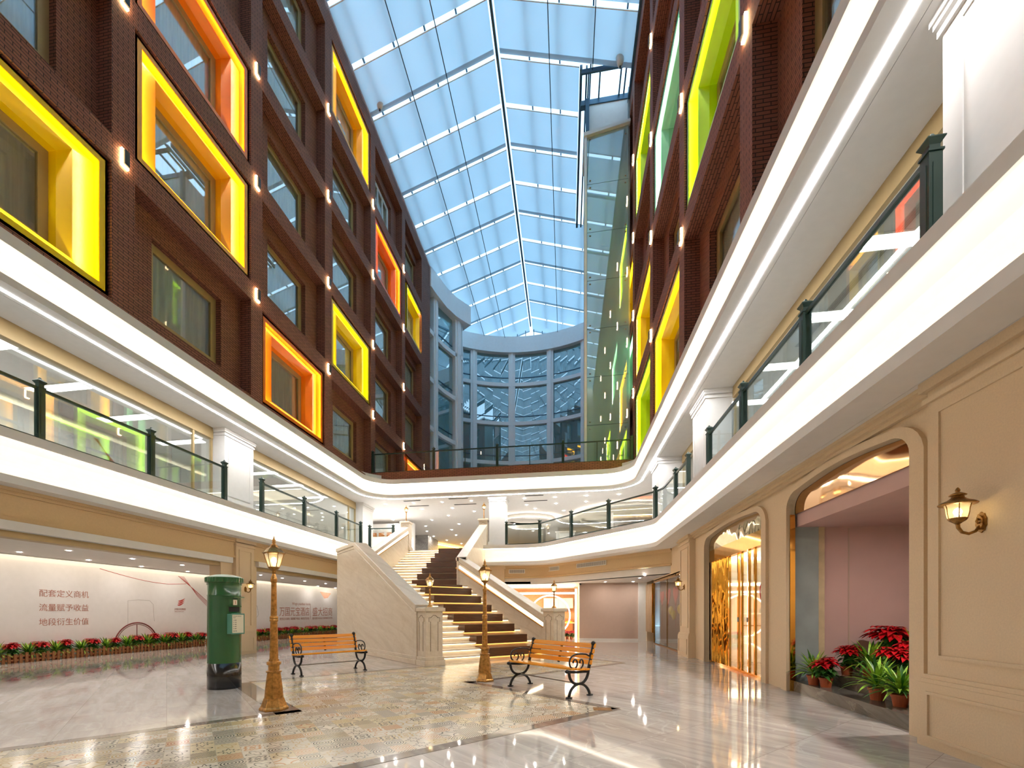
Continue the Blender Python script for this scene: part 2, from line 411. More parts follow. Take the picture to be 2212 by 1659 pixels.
    def frame(s, a0, a1, b0, b1, wdt, d0, d1, plane='X', wb=None):
        "rectangular frame of bars in the plane; a horizontal, b vertical, d depth"
        wb = wdt if wb is None else wb
        def bx(p, q, r, t):
            if plane == 'X': s.box(d0, d1, p, q, r, t)
            else: s.box(p, q, d0, d1, r, t)
        bx(a0, a1, b0, b0+wb); bx(a0, a1, b1-wb, b1); bx(a0, a0+wdt, b0+wb, b1-wb); bx(a1-wdt, a1, b0+wb, b1-wb); return s
    def build(s, name, mat, parent=None, smooth=False, bevel=0.0, seg=1, loc=None):
        me = bpy.data.meshes.new(name); me.from_pydata(s.v, [], s.f); me.update()
        bm = bmesh.new(); bm.from_mesh(me); bmesh.ops.recalc_face_normals(bm, faces=bm.faces)
        uv = bm.loops.layers.uv.new('UVMap')
        for f in bm.faces:
            n = f.normal; f.smooth = smooth
            ax, ay, az = abs(n.x), abs(n.y), abs(n.z)
            if az >= ax and az >= ay:
                for l in f.loops: l[uv].uv = (l.vert.co.x, l.vert.co.y)
            else:
                t = Vector((-n.y, n.x)); t.normalize()
                for l in f.loops: l[uv].uv = (l.vert.co.x*t.x + l.vert.co.y*t.y, l.vert.co.z)
        bm.to_mesh(me); bm.free()
        if mat is not None: me.materials.append(mat)
        o = bpy.data.objects.new(name, me); C.objects.link(o)
        if parent is not None: o.parent = parent
        if loc is not None: o.location = loc
        if bevel > 0:
            b = o.modifiers.new('edge', 'BEVEL'); b.width = bevel; b.segments = seg; b.limit_method = 'ANGLE'; b.angle_limit = radians(40)
        return o
def soffit_uv(o, ch_along_y=True):
    "turn the soffit and sill bricks so that they run along the wall"
    me = o.data; uv = me.uv_layers[0].data
    for p in me.polygons:
        if abs(p.normal.z) > 0.7:
            for li in p.loop_indices:
                co = me.vertices[me.loops[li].vertex_index].co; uv[li].uv = (co.y, co.x)

def empty(name, loc=(0,0,0), rz=0.0):
    o = bpy.data.objects.new(name, None); C.objects.link(o); o.location = loc; o.rotation_euler = (0, 0, rz); o.empty_display_size = 0.2; return o
def tag(o, label, cat, group=None, kind=None):
    o['label'] = label; o['category'] = cat
    if group: o['group'] = group
    if kind: o['kind'] = kind
    return o
def struct(o): o['kind'] = 'structure'; return o
def S(mb, name, mat, **k): return struct(mb.build(name, mat, **k))
def dup(root, loc=None, rz=None, label=None, group=None, scale=None):
    r = root.copy(); C.objects.link(r)
    if loc is not None: r.location = loc
    if rz is not None: r.rotation_euler = (0, 0, rz)
    if scale is not None: r.scale = (scale, scale, scale)
    if label: r['label'] = label
    if group: r['group'] = group
    for ch in list(root.children):
        c = ch.copy(); C.objects.link(c); c.parent = r
        for g in list(ch.children):
            d = g.copy(); C.objects.link(d); d.parent = c
    return r
ORD = ['first', 'second', 'third', 'fourth', 'fifth', 'sixth', 'seventh', 'eighth', 'ninth', 'tenth', 'eleventh', 'twelfth', 'thirteenth', 'fourteenth', 'fifteenth', 'sixteenth', 'seventeenth', 'eighteenth', 'nineteenth', 'twentieth']
def fillet(pts, rad, seg=10):
    out = [pts[0]]
    for i in range(1, len(pts)-1):
        p0, p, p1 = Vector(pts[i-1]), Vector(pts[i]), Vector(pts[i+1])
        r = rad[i-1]
        if r <= 0: out.append(tuple(p)); continue
        d0 = (p0-p).normalized(); d1 = (p1-p).normalized()
        half = math.acos(max(-1, min(1, d0.dot(d1))))/2
        tl = r/math.tan(half)
        a, b = p+d0*tl, p+d1*tl
        ctr = p + (d0+d1).normalized()*(r/sin(half))
        a0 = atan2(a.y-ctr.y, a.x-ctr.x); a1 = atan2(b.y-ctr.y, b.x-ctr.x)
        da = (a1-a0+pi) % (2*pi)-pi
        for k in range(seg+1):
            t = a0+da*k/seg; out.append((ctr.x+r*cos(t), ctr.y+r*sin(t)))
    out.append(pts[-1]); return out
def cray(x, y):
    "direction from the viewpoint through a pixel of the photograph, for laying out measured positions"
    a = (x-1065)/977; b = (1323.5-y)/977; c_, s_ = cos(YAW), sin(YAW)
    return a*c_-s_, a*s_+c_, b
def at_z(x, y, z):
    d = cray(x,y); t = (z-1.3)/d[2]; return (d[0]*t, d[1]*t, z)

# ================================================================== SETTING
XL, XR = -9.75, 3.07
Z2, Z3 = 4.5, 8.2
HW = sqrt(0.5)
SU = (HW, HW); SA = (-HW, HW); SO = (-3.34, 10.83)     # stair frame: across, ascending, foot of the left newel
def st(p, q, z=None):
    r = (SO[0]+SU[0]*p+SA[0]*q, SO[1]+SU[1]*p+SA[1]*q)
    return r if z is None else (r[0], r[1], z)

# ---- floors
S(MB().quad((-16,-8,0),(10,-8,0),(10,46,0),(-16,46,0)), 'floor', M_floor)
d1, d2, d6 = (-5.22,3.44), (-3.42,5.47), (-5.82,7.62)
d5, d4, d3, tip = (-1.87,8.25), (0.55,6.30), (-1.94,3.56), (1.40,12.12)
du = Vector((d2[0]-d1[0], d2[1]-d1[1])).normalized()
a0 = (d1[0]-du.x*7, d1[1]-du.y*7); b0 = (d3[0]-du.x*7, d3[1]-du.y*7)
S(MB().prism([a0, b0, d4, d5, tip, st(4.3,0.1), st(-0.2,0.1), st(-0.35,-0.3), d6, d2], -0.02, 0.0015), 'floor_tile_inlay', M_pattern)
def strip(p, q, w0, e=0.0):
    d = Vector((q[0]-p[0], q[1]-p[1])).normalized(); n = Vector((d.y, -d.x))
    p = (p[0]-d.x*e, p[1]-d.y*e); q = (q[0]+d.x*e, q[1]+d.y*e)
    return [(p[0],p[1]), (q[0],q[1]), (q[0]+n.x*w0, q[1]+n.y*w0), (p[0]+n.x*w0, p[1]+n.y*w0)]
mb = MB()
for p, q, wd, e in ((a0,d2,-0.15,0.0),(d2,d6,-0.32,0.0),(b0,d4,0.15,0.1),(d5,d4,-0.16,0.1),(d5,tip,0.15,0.0),(tip,st(4.3,0.1),0.15,0.0),(d6,st(-0.35,-0.3),-0.12,0.0)):
    mb.prism(strip(p,q,wd,e), -0.02, 0.003)
S(mb, 'floor_border', M_border)

# ---- second and third level slabs
mb = MB()
mb.box(-16,-9.99,-8,21.54,3.56,Z2).box(3.44,10,-8,21.15,3.56,Z2)
mb.box(-16,-7.95,21.54,46,3.56,Z2).box(-4.15,10,21.54,46,3.56,Z2).box(-7.95,-4.15,22.3,46,3.56,Z2)
low_path = fillet([(-1.15-3.0,21.15),(-1.15,21.15),(3.05,16.25),(3.05,-6)],[1.6,1.3],12)
def offset(path, o):
    r = []
    for i, p in enumerate(path):
        a = path[max(i-1,0)]; b = path[min(i+1,len(path)-1)]
        d = Vector((b[0]-a[0],b[1]-a[1])).normalized(); r.append((p[0]+d.y*o, p[1]-d.x*o))
    return r
lp2 = offset(low_path,-0.39)
mb.prism([p for p in lp2[:-1]]+[(3.44,21.6),(-4.15,21.6)], 3.56, Z2)
S(mb, 'floor_second_level', M_white)
mb = MB()
mb.box(-16,-9.99,-8,21.79,7.0,Z3).box(3.37,10,-8,21.79,7.0,Z3).box(-16,10,21.79,48,7.0,Z3)
up0 = fillet([(-9.6,-6),(-9.6,21.4),(2.98,21.4),(2.98,-6)],[1.3,1.3],12)
o2 = offset(up0,-0.39)
c1 = [p for p in o2 if p[1] > 19.9 and p[0] < -8]; c2 = [p for p in o2 if p[1] > 19.9 and p[0] > 1]
mb.prism(c1+[(-9.99,21.79)],7.0,Z3); mb.prism(c2+[(3.37,21.79)],7.0,Z3)
S(mb, 'ceiling_second_level', M_ceil)
# ---- cove fascias
lowA = [(-9.6,-6),(-9.6,21.15),(-7.95,21.15)]
up_path = fillet([(-9.6,-6),(-9.6,21.4),(2.98,21.4),(2.98,-6)],[1.3,1.3],12)
def cove(path, zt0, zt1, zb0, zb1, nm, em, lab):
    S(MB().sweep(path,[(-0.384,zt0),(0.06,zt0),(0.06,zt1),(-0.384,zt1)]), 'trim_'+nm+'_upper_lip', M_white)
    S(MB().sweep(path,[(-0.40,zb0),(0.06,zb0),(0.06,zb0+0.035),(-0.02,zb0+0.035),(-0.02,zb1-0.06),(-0.40,zb1-0.06)][0:0] or [(-0.384,zb1),(0.04,zb1),(0.04,zb0),(0.01,zb0),(0.01,zb0-0.05),(-0.384,zb0-0.05)]), 'trim_'+nm+'_lower_lip', M_white)
    h = zt1-zb0
    prof = [(-0.06+0.0,zt1)]
    for k in range(1,8):
        t = k/8; prof.append((-0.10-0.20*sin(pi*t)**0.6, zt1-h*t))
    prof.append((-0.06,zb0-0.02)); prof += [(-0.384,zb0-0.04),(-0.384,zt1)]
    S(MB().sweep(path,prof), 'trim_'+nm+'_cove', M_white)
    o = MB().sweep(path,[(0.005,zt1-0.004),(-0.045,zt1-0.004)],False).build('cove_light', em)
    tag(o, 'warm light strip under the top edge of the '+lab, 'cove light')
    o = MB().sweep(path,[(-0.005,zb0-0.03),(-0.05,zb0-0.03)],False).build('cove_light', em)
    tag(o, 'warm light strip inside the bottom lip of the '+lab, 'cove light')
cove(up_path,7.9,7.68,7.14,7.0,'third_level',E_cove,'high cove below the brick walls')
cove(lowA,Z2,4.33,3.70,3.56,'left_balcony',E_cove2,'cove under the left balcony railing')
cove(low_path,Z2,4.33,3.70,3.56,'right_balcony',E_cove2,'cove under the right curved balcony railing')
o = MB().sweep(up_path,[(-0.20,6.994),(-0.265,6.994)],False).build('linear_light', E_strip)
tag(o, 'cool white light line let into the soffit beneath the high cove', 'linear light')
S(MB().sweep(up_path,[(-0.2,7.9),(0.0,7.9),(0.0,7.9),(-0.2,7.9)]) if False else MB().box(XL,XR,21.55,21.8,7.9,8.34), 'wall_parapet', M_brick)

# ---- brick facades with recessed bays
PITCH = 4.405; ROWH = 3.59
WIN = [0]
curtain_proto = {}
def curtain(name, wdt, hgt, mat, seedv):
    key = (name, round(wdt,2), round(hgt,2), seedv)
    if key in curtain_proto:
        o = curtain_proto[key].copy(); C.objects.link(o); return o
    rnd = random.Random(seedv); n = 46; mb = MB(); vs = []; fs = []
    ph = rnd.random()*6
    for i in range(n+1):
        t = i/n; y = t*wdt
        x = 0.035*sin(t*62+ph)+0.02*sin(t*23+ph*2)+0.03*rnd.uniform(-1,1)*0.4
        vs.append((x,y,0.0)); vs.append((x*0.8,y,hgt*0.5)); vs.append((x*0.5,y,hgt))
    for i in range(n):
        for j in range(2): fs.append((i*3+j,(i+1)*3+j,(i+1)*3+j+1,i*3+j+1))
    o = mb.add(vs,fs).build(name,mat,smooth=True); curtain_proto[key] = o; return o
def facade(side, XF, sg, c0, nb, first_bay, colmap, endpier, back):
    mb = MB(); XB = XF+sg*0.43; XI = XF+sg*0.39; XW = XI+sg*0.20
    top = 26.55
    for k in range(nb+1):
        cy_ = c0+PITCH*k
        y0, y1 = cy_-0.27, cy_+0.27
        if k == nb and endpier: y0, y1 = cy_-0.93, cy_+0.98
        mb.box(XF,XB,y0,y1,7.9,top)
    for b in range(nb):
        ya, yb = c0+PITCH*b+0.27, c0+PITCH*(b+1)-0.27
        if b == nb-1 and endpier: yb = c0+PITCH*(b+1)-0.93
        yc = c0+PITCH*(b+0.5)
        for j in range(6):
            z0 = 11.13+ROWH*(j-1); z1 = z0+0.58
            if j == 0: z0 = 7.9
            if j == 5: z1 = top
            mb.box(XF,XB,ya,yb,z0,z1)
        wy0, wy1 = yc-1.14, yc+1.14
        for j in range(5):
            zo0, zo1 = 8.12+ROWH*j, 11.13+ROWH*j
            zw0, zw1 = 8.60+ROWH*j, 10.61+ROWH*j
            mb.box(XI,XW,ya,wy0,zo0,zo1).box(XI,XW,wy1,yb,zo0,zo1).box(XI,XW,wy0,wy1,zo0,zw0).box(XI,XW,wy0,wy1,zw1,zo1)
            # window
            WIN[0] += 1
            we = struct(empty('window_%d' % WIN[0], (XW-sg*0.03, yc, zw0)))
            white = (b+first_bay in (4,) and j == 4)
            f = MB().frame(-1.14,1.14,0,2.01,0.20,0,sg*0.07)
            if white:
                f.box(0,sg*0.07,-0.36,-0.28,0.2,1.8).box(0,sg*0.07,0.28,0.36,0.2,1.8)
            f.build('frame', M_wframe if white else M_winframe, we)
            MB().box(sg*0.03,sg*0.045,-0.94,0.94,0.2,1.81).build('pane', M_pane, we)
            cu = curtain('curtain',2.2,2.3,M_curtain,(b*5+j)%6)
            cu.location = (XW+sg*0.10, yc-1.1, zw0-0.1)
            tag(cu, 'ivory curtain in the %s window along, %s row up, %s brick wall' % (ORD[b], ORD[j], side), 'curtain', 'curtains in the %s brick wall' % side)
            key = (b+first_bay, j)
            if key in colmap: light_frame(side, XF, sg, yc, zo0, zo1, (yb-ya)/2, colmap[key], b, j)
    o = S(mb, 'wall_%s_facade' % side, M_brick); soffit_uv(o)
    # wall lights where piers and beams cross
    for k in range(nb+ (1 if not endpier else 0)):
        for j in range(4):
            if k == 0 and side == 'left': continue
            r = dup(sconce_proto[side], (XF, c0+PITCH*k, 11.13+ROWH*j+0.29), label='small wall light on the %s pier along, %s beam up, %s brick wall' % (ORD[k], ORD[j], side), group='wall lights on the %s brick wall' % side)
# the light frame around a coloured window
def light_frame(side, XF, sg, yc, z0, z1, hw, col, b, j):
    cname = {'yellow':'yellow','amber':'golden yellow','orange':'orange','orange_red':'deep orange','lime':'lime green','mint':'pale mint'}[col]
    t = empty('window_light_frame', (XF, yc, z0)); h = z1-z0
    tag(t, '%s glowing frame round the %s window along, %s row up, %s brick wall' % (cname, ORD[b], ORD[j], side), 'light frame', 'coloured glowing window frames')
    m = M_fr[col]
    g = 0.05; hw -= g
    rim = MB(); rim.frame(-hw,hw,g,h-g,0.05,sg*0.05,sg*0.37)
    rim.frame(-hw,hw,g,h-g,0.17,sg*0.05,sg*0.075)
    rim.build('rim', m, t)
    wi = 1.14; zb, zt = 8.60-8.12, 10.61-8.12       # window opening
    # panel: splayed ring from rim to an inner edge, then reveal to the window
    def ring(mb, o0, o1, x0, x1):
        A = [(-hw+o0[0],g+o0[1]),(hw-o0[0],g+o0[1]),(hw-o0[0],h-g-o0[2]),(-hw+o0[0],h-g-o0[2])]
        B = [(-o1[0],o1[1]),(o1[0],o1[1]),(o1[0],o1[2]),(-o1[0],o1[2])]
        for i in range(4):
            k = (i+1)%4
            mb.quad((x0,A[i][0],A[i][1]),(x0,A[k][0],A[k][1]),(x1,B[k][0],B[k][1]),(x1,B[i][0],B[i][1]))
    p = MB(); ring(p,(0.05,0.05,0.05),(wi+0.12,zb-0.12,zt+0.12),sg*0.35,sg*0.16); p.build('panel', m, t)
    q = MB()
    for (k0,k1,xa,xb) in ((0.12,-0.01,0.16,0.385),(-0.01,-0.015,0.385,0.565)):
        A = [(-wi-k0,zb-k0),(wi+k0,zb-k0),(wi+k0,zt+k0),(-wi-k0,zt+k0)]; B = [(-wi-k1,zb-k1),(wi+k1,zb-k1),(wi+k1,zt+k1),(-wi-k1,zt+k1)]
        for i in range(4):
            k = (i+1)%4
            q.quad((sg*xa,A[i][0],A[i][1]),(sg*xa,A[k][0],A[k][1]),(sg*xb,B[k][0],B[k][1]),(sg*xb,B[i][0],B[i][1]))
    q.build('reveal', m, t)
    e = MB().frame(-hw+0.065,hw-0.065,g+0.065,h-g-0.065,0.05,sg*0.077,sg*0.084); e.build('led_strip', E_frame, t)

# sconce prototypes
sconce_proto = {}
for side, sg in (('left',1),('right',-1)):
    t = empty('wall_light', (0,0,0))
    tag(t, 'small wall light', 'wall light')
    MB().box(sg*0.05,sg*0.10,-0.06,0.06,-0.16,0.16).build('face_plate', M_cam, t)
    MB().box(0.0,sg*0.05,-0.08,0.08,-0.19,0.19).build('diffuser', E_sconce, t)
    sconce_proto[side] = t
facade('left', XL, -1, 4.245, 6, 0, {(0,0):'yellow',(1,1):'amber',(1,2):'orange',(2,0):'orange',(3,1):'yellow',(3,4):'amber',(4,3):'orange_red',(5,3):'yellow',(5,0):'orange'}, True, None)
facade('right', XR, 1, 4.02, 5, 0, {(1,1):'lime',(2,2):'mint',(2,0):'yellow',(3,3):'lime',(3,1):'yellow',(3,0):'lime',(4,2):'yellow',(4,1):'mint'}, False, None)
for k in sconce_proto.values():
    for ch in list(k.children): bpy.data.objects.remove(ch)
    bpy.data.objects.remove(k)
S(MB().box(XL-0.43,XL,-8,3.97,7.9,26.55), 'wall_left_near', M_brick)
S(MB().box(XR,XR+0.43,-8,3.75,7.9,26.55), 'wall_right_near', M_brick)
S(MB().box(XR,XR+0.43,26.3,46,7.9,26.55), 'wall_right_far', M_brick)
# ---- outer shell
S(MB().box(-16,-9.9,-8,33,26.55,26.8), 'ceiling_attic_left', M_white)
S(MB().box(3.2,10,-8,48,26.55,26.8), 'ceiling_attic_right', M_white)
S(MB().box(-16.2,-16,-8,48,0,26.8), 'wall_left_outer', M_white)
S(MB().box(10,10.2,-8,48,0,26.8), 'wall_right_outer', M_white)
S(MB().box(-16.2,10.2,-8.2,-8,0,29), 'wall_added_sky_stop', M_cream)  # added out of view where the hall continues, keeps sky light out
S(MB().box(-16.2,10.2,48,48.2,0,25), 'wall_far_end', M_white)
S(MB().box(-16.2,-9.9,33,48.2,25,25.2), 'ceiling_attic_far', M_white)

# ---- roof: blinds, steel, gaps of sky
RX, RZ = -3.3, 28.4
def zroof(x): return RZ-2.0*abs(x-RX)/6.45
def blind(xa, xb, ya, yb, lab, rowgroup, deep=False):
    n = 6; m = 3; vs = []; fs = []
    for i in range(n+1):
        for k in range(m+1):
            x = xa+(xb-xa)*i/n; y = ya+(yb-ya)*k/m
            vs.append((x,y,zroof(x)-0.05*sin(pi*k/m)))
    for i in range(n):
        for k in range(m): fs.append((i*(m+1)+k,(i+1)*(m+1)+k,(i+1)*(m+1)+k+1,i*(m+1)+k+1))
    t = MB().add(vs,fs).build('roof_blind',M_blind,smooth=True)
    tag(t, lab, 'roof blind', rowgroup)
    if deep:
        vs = []; fs = []
        for i in range(n+1):
            x = xa+(xb-xa)*i/n
            for y in (yb-0.22,yb): vs.append((x,y,zroof(x)-0.07))
        for i in range(n): fs.append((i*2,i*2+2,i*2+3,i*2+1))
        MB().add(vs,fs).build('hem_fold',M_blind,t)
    vs = []
    for y in (ya,ya+0.04):
        for x in (xa,xb): vs += [(x,y,zroof(x)-0.03),(x,y,zroof(x)+0.005)]
    h = MB().add(vs,[(0,2,3,1),(4,5,7,6),(0,4,6,2),(1,3,7,5),(0,1,5,4),(2,6,7,3)]).build('hem_bar',M_wframe,t)
k = 0
for i in range(-13,10):
    ya, yb = 21.7+2.19*i+0.10, 21.7+2.19*(i+1)-0.10
    if ya < -7: continue
    if i >= -9: 
        nm = ORD[i+9] if i+9 < 20 else None
    lab = 'pale blue roof blind on the %s slope, %s strip towards the far end'
    idx = i+9
    wd = ORD[idx] if 0 <= idx < 20 else 'overhead'
    blind(-9.72,-3.44,ya,yb, lab % ('left', wd) if idx >= 0 else 'pale blue roof blind overhead behind the camera on the left slope', 'roof blinds on the left slope', i%2 == 1)
    xr = 2.98 if not (0 <= i <= 3) else 0.62
    blind(-3.16,xr,ya,yb, lab % ('right', wd) if idx >= 0 else 'pale blue roof blind overhead behind the camera on the right slope', 'roof blinds on the right slope', i%2 == 1)
mb = MB()
for x in (-9.2,-7.75,-6.3,-4.85,-1.75,-0.3,1.15,2.55):
    mb.box(x-0.035,x+0.035,-7,42.6,zroof(x)+0.10,zroof(x)+0.20)
for x0, x1 in ((-3.36,-3.24),):
    mb.box(x0,x1,-7,42.6,28.22,28.42)
mb.box(-9.95,-9.84,-7,33,26.2,26.4).box(2.96,3.06,-7,42.6,26.3,26.42)
mb.box(0.64,0.76,21.7,30.6,26.9,27.12).box(0.92,1.0,21.7,30.6,26.9,27.05)
for y in (22.9,): mb.box(0.7,3.07,y,y+0.25,26.5,26.75)
for x in (1.02,1.55,2.75): mb.box(x,x+0.07,21.7,22.9,26.75,26.85)
mb.box(0.7,3.0,21.62,21.7,26.6,26.8)
S(mb, 'trim_roof_steel', M_steel)
S(MB().box(-9.86,-9.80,-7,33,26.22,26.30).box(-9.99,-9.93,-7,33,26.6,26.66), 'trim_roof_edge', M_wframe)
for n_, (x, ya, yb) in enumerate(((-7.3,-7,42.4),(-5.5,-7,42.4),(-0.75,-7,42.4),(1.2,-7,21.3))):
    o = MB().tube([(x,ya,26.3),(x,yb,26.3)],0.022,6).build('roof_cable',M_cable)
    tag(o, ['dark steel cable under the roof nearest the left brick wall','dark steel cable under the left roof slope nearest the ridge','dark steel cable under the right roof slope beside the ridge','short dark steel cable above the glass lift shaft side of the roof'][n_], 'cable', 'roof cables')
# glazed gable and pale wall beyond
mb = MB()
for x in [-6.9+0.78*i for i in range(13)]: mb.box(x-0.03,x+0.03,42.6,42.68,25.6,zroof(x)-0.35 if zroof(x)-0.35 > 26.6 else 26.6)
mb.box(-7.2,2.9,42.6,42.68,26.75,26.82)
S(mb, 'trim_gable_bars', M_steel)
S(MB().box(-9.0,3.0,45.0,45.1,25.0,27.2), 'wall_beyond_gable', M_white)

# ---- curved white facade at the far end
def circ(p, q, r):
    ax, ay, bx, by, cx, cy2 = *p, *q, *r
    d = 2*(ax*(by-cy2)+bx*(cy2-ay)+cx*(ay-by))
    ux = ((ax*ax+ay*ay)*(by-cy2)+(bx*bx+by*by)*(cy2-ay)+(cx*cx+cy2*cy2)*(ay-by))/d
    uy = ((ax*ax+ay*ay)*(cx-bx)+(bx*bx+by*by)*(ax-cx)+(cx*cx+cy2*cy2)*(bx-ax))/d
    return (ux,uy), math.hypot(ax-ux,ay-uy)
cc, cr_ = circ((-9.33,39.5),(-4.95,41.2),(1.34,40.3))
def arcpt(x):   # point on the arc at plan x
    return (x, cc[1]+sqrt(max(0,cr_*cr_-(x-cc[0])**2)))
def dirx(px_):  # plan x on the arc seen at pixel column px_
    a = (px_-1065)/977; c_, s_ = cos(YAW), sin(YAW)
    dx, dy = a*c_-s_, a*s_+c_
    lo, hi = 30.0, 50.0
    for _ in range(40):
        t = (lo+hi)/2
        if math.hypot(dx*t-cc[0], dy*t-cc[1]) > cr_: hi = t
        else: lo = t
    return dx*t
arc = [arcpt(-11+14.1*i/28) for i in range(29)]
mb = MB()
levels = [8.2,11.4,15.0,18.6,22.15]
for z in levels: mb.sweep(arc,[(-0.35,z-0.16),(0.12,z-0.16),(0.12,z+0.16),(-0.35,z+0.16)])
mb.sweep(arc,[(-0.5,24.97),(0.35,24.97),(0.35,26.4),(-0.5,26.4)])
piers = [dirx(v) for v in (993,1023,1105.5,1188.5,1262)]
for x in piers:
    p = arcpt(x); q = arcpt(x+0.1); tx = Vector((q[0]-p[0],q[1]-p[1])).normalized()
    mb.obox(p,(tx.x,tx.y),(-tx.y,tx.x),-0.30,0.30,-0.10,0.5,8.2,25.0)
    mb.obox(p,(tx.x,tx.y),(-tx.y,tx.x),-0.11,0.11,-0.2,0.0,8.2,25.0)
S(mb, 'wall_curved_far', M_wframe)
wing = [(-10.1,31.7),(-9.94,32.6),(-9.55,34.2),(-9.05,35.4),(-8.45,36.3)]
mb = MB()
for z in levels: mb.sweep(wing,[(-0.35,z-0.16),(0.12,z-0.16),(0.12,z+0.16),(-0.35,z+0.16)])
mb.sweep(wing+[(-8.1,36.75)],[(-0.6,24.97),(0.45,24.97),(0.45,26.5),(-0.6,26.5)])
def wingpt(px_):
    a = (px_-1065)/977; c_, s_ = cos(YAW), sin(YAW); dx, dy = a*c_-s_, a*s_+c_
    for i in range(len(wing)-1):
        p, q = Vector(wing[i]), Vector(wing[i+1])
        den = dx*(q.y-p.y)-dy*(q.x-p.x)
        t = (p.x*(q.y-p.y)-p.y*(q.x-p.x))/den
        r = Vector((dx*t,dy*t)); u = (r-p).dot(q-p)/(q-p).length_squared
        if -0.05 <= u <= 1.05: return (r.x,r.y), (q-p).normalized()
    return wing[-1], (Vector(wing[-1])-Vector(wing[-2])).normalized()
for v in (939,988):
    p, tx = wingpt(v)
    mb.obox(p,(tx.x,tx.y),(tx.y,-tx.x),-0.32,0.32,-0.5,0.12,8.2,25.0)
    mb.obox(p,(tx.x,tx.y),(tx.y,-tx.x),-0.12,0.12,0.1,0.2,8.2,25.0)
mb.obox((-8.45,36.3),(1,0),(0,1),-1.4,0.0,0.0,0.25,8.2,25.0)
S(mb, 'wall_curved_left_wing', M_wframe)
wn = ['far left','left of centre','centre','right of centre']
edges = piers
for b in range(4):
    for j in range(5):
        z0, z1 = levels[j]+0.16, (levels[j+1]-0.16 if j < 4 else 24.97)
        xs = [edges[b]+0.25+(edges[b+1]-edges[b]-0.5)*i/4 for i in range(5)]
        WIN[0] += 1
        pts = [arcpt(x) for x in xs]
        S(MB().sweep(pts,[(-0.12,z0),(-0.10,z0),(-0.10,z1),(-0.12,z1)]), 'window_%d' % WIN[0], M_teal)
        S(MB().sweep(pts,[(-0.09,z0+0.5),(-0.06,z0+0.5),(-0.06,z0+0.56),(-0.09,z0+0.56)]), 'trim_rail_%d' % WIN[0], M_steel)
        fold = []
        for i in range(41):
            x = xs[0]+(xs[-1]-xs[0])*i/40; fold.append((x, arcpt(x)[1]+0.55+0.06*(i%2)))
        o = MB().sweep(fold,[(0,z0),(0,z1-0.1 if j == 4 else z0+(z1-z0)*0.72)],False).build('curtain',M_greycurt)
        tag(o, 'grey curtain in the curved far wall, %s glass column, %s storey up' % (wn[b], ORD[j]), 'curtain', 'curtains in the curved far wall')
for b, (va, vb) in enumerate(((924,933),(947,980.5))):
    for j in range(5):
        z0, z1 = levels[j]+0.16, (levels[j+1]-0.16 if j < 4 else 24.97)
        p, _t = wingpt(va); q, _t = wingpt(vb)
        if b == 0: p = wing[0]
        WIN[0] += 1
        S(MB().sweep([p,q],[(-0.2,z0),(-0.18,z0),(-0.18,z1),(-0.2,z1)]), 'window_%d' % WIN[0], M_teal)
        S(MB().sweep([p,q],[(-0.17,z0+0.5),(-0.14,z0+0.5),(-0.14,z0+0.56),(-0.17,z0+0.56)]), 'trim_rail_%d' % WIN[0], M_steel)
S(MB().sweep([(-12,33),(-9.6,37.2)],[(-0.8,8.2),(-0.75,8.2),(-0.75,25),(-0.8,25)]), 'wall_behind_wing', M_greycurt)
S(MB().sweep([arcpt(x) for x in (-10.5,-8,-4,0,3)],[(-1.6,8.2),(-1.5,8.2),(-1.5,25.5),(-1.6,25.5)]), 'wall_behind_curve', M_greycurt)
S(MB().box(-16,10,43.5,48,24.9,25.0), 'ceiling_behind_curve', M_white)
# ---- glass lift shaft
mb = MB()
mb.box(0.93,3.06,24.6,24.7,8.2,26.9).box(0.93,1.03,22.78,24.7,8.2,24.9).box(2.98,3.06,22.78,24.7,8.2,26.9)
S(mb, 'wall_lift_shaft', M_bluegrey)
S(MB().box(0.88,1.0,22.62,22.80,8.2,24.85), 'trim_lift_shaft_edge', M_wframe)
S(MB().extrude([(0.86,22.55,24.62),(3.06,22.55,24.98),(3.06,22.55,25.12),(0.86,22.55,24.80)],(0,2.1,0)), 'trim_lift_shaft_cap', M_white)
S(MB().box(1.12,3.06,22.95,23.1,25.0,26.5).box(1.0,1.12,22.95,24.6,25.0,26.5), 'wall_lift_head', M_white)
S(MB().box(0.95,1.12,22.7,22.9,25.0,26.6), 'trim_lift_head_duct', M_steel)
M_lift = glassy('lift_shaft_glass',(0.62,0.78,0.76),0.30,rough=0.015,haze=0.8,hazecol=(0.34,0.56,0.60),rise=0.25,film=True)
for i in range(7):
    z1 = 24.70-2.37*i; z0 = z1-2.35
    WIN[0] += 1
    p = S(MB().extrude([(1.02,22.70,z0 if i < 6 else 8.2),(2.98,22.70,z0+0.02 if i < 6 else 8.2),(2.98,22.70,z1+(0.26 if i == 0 else 0.02)),(1.02,22.70,z1)],(0,0.02,0)), 'window_%d' % WIN[0], M_lift)
    b = MB()
    for x in (1.16,2.84):
        for z in (z0+0.16,z1-0.16): b.lathe([(0.03,-0.02),(0.045,-0.01),(0.045,0.01),(0.02,0.02)],8,(x,22.69,z))
    b.build('glass_fixing', M_vent, p)

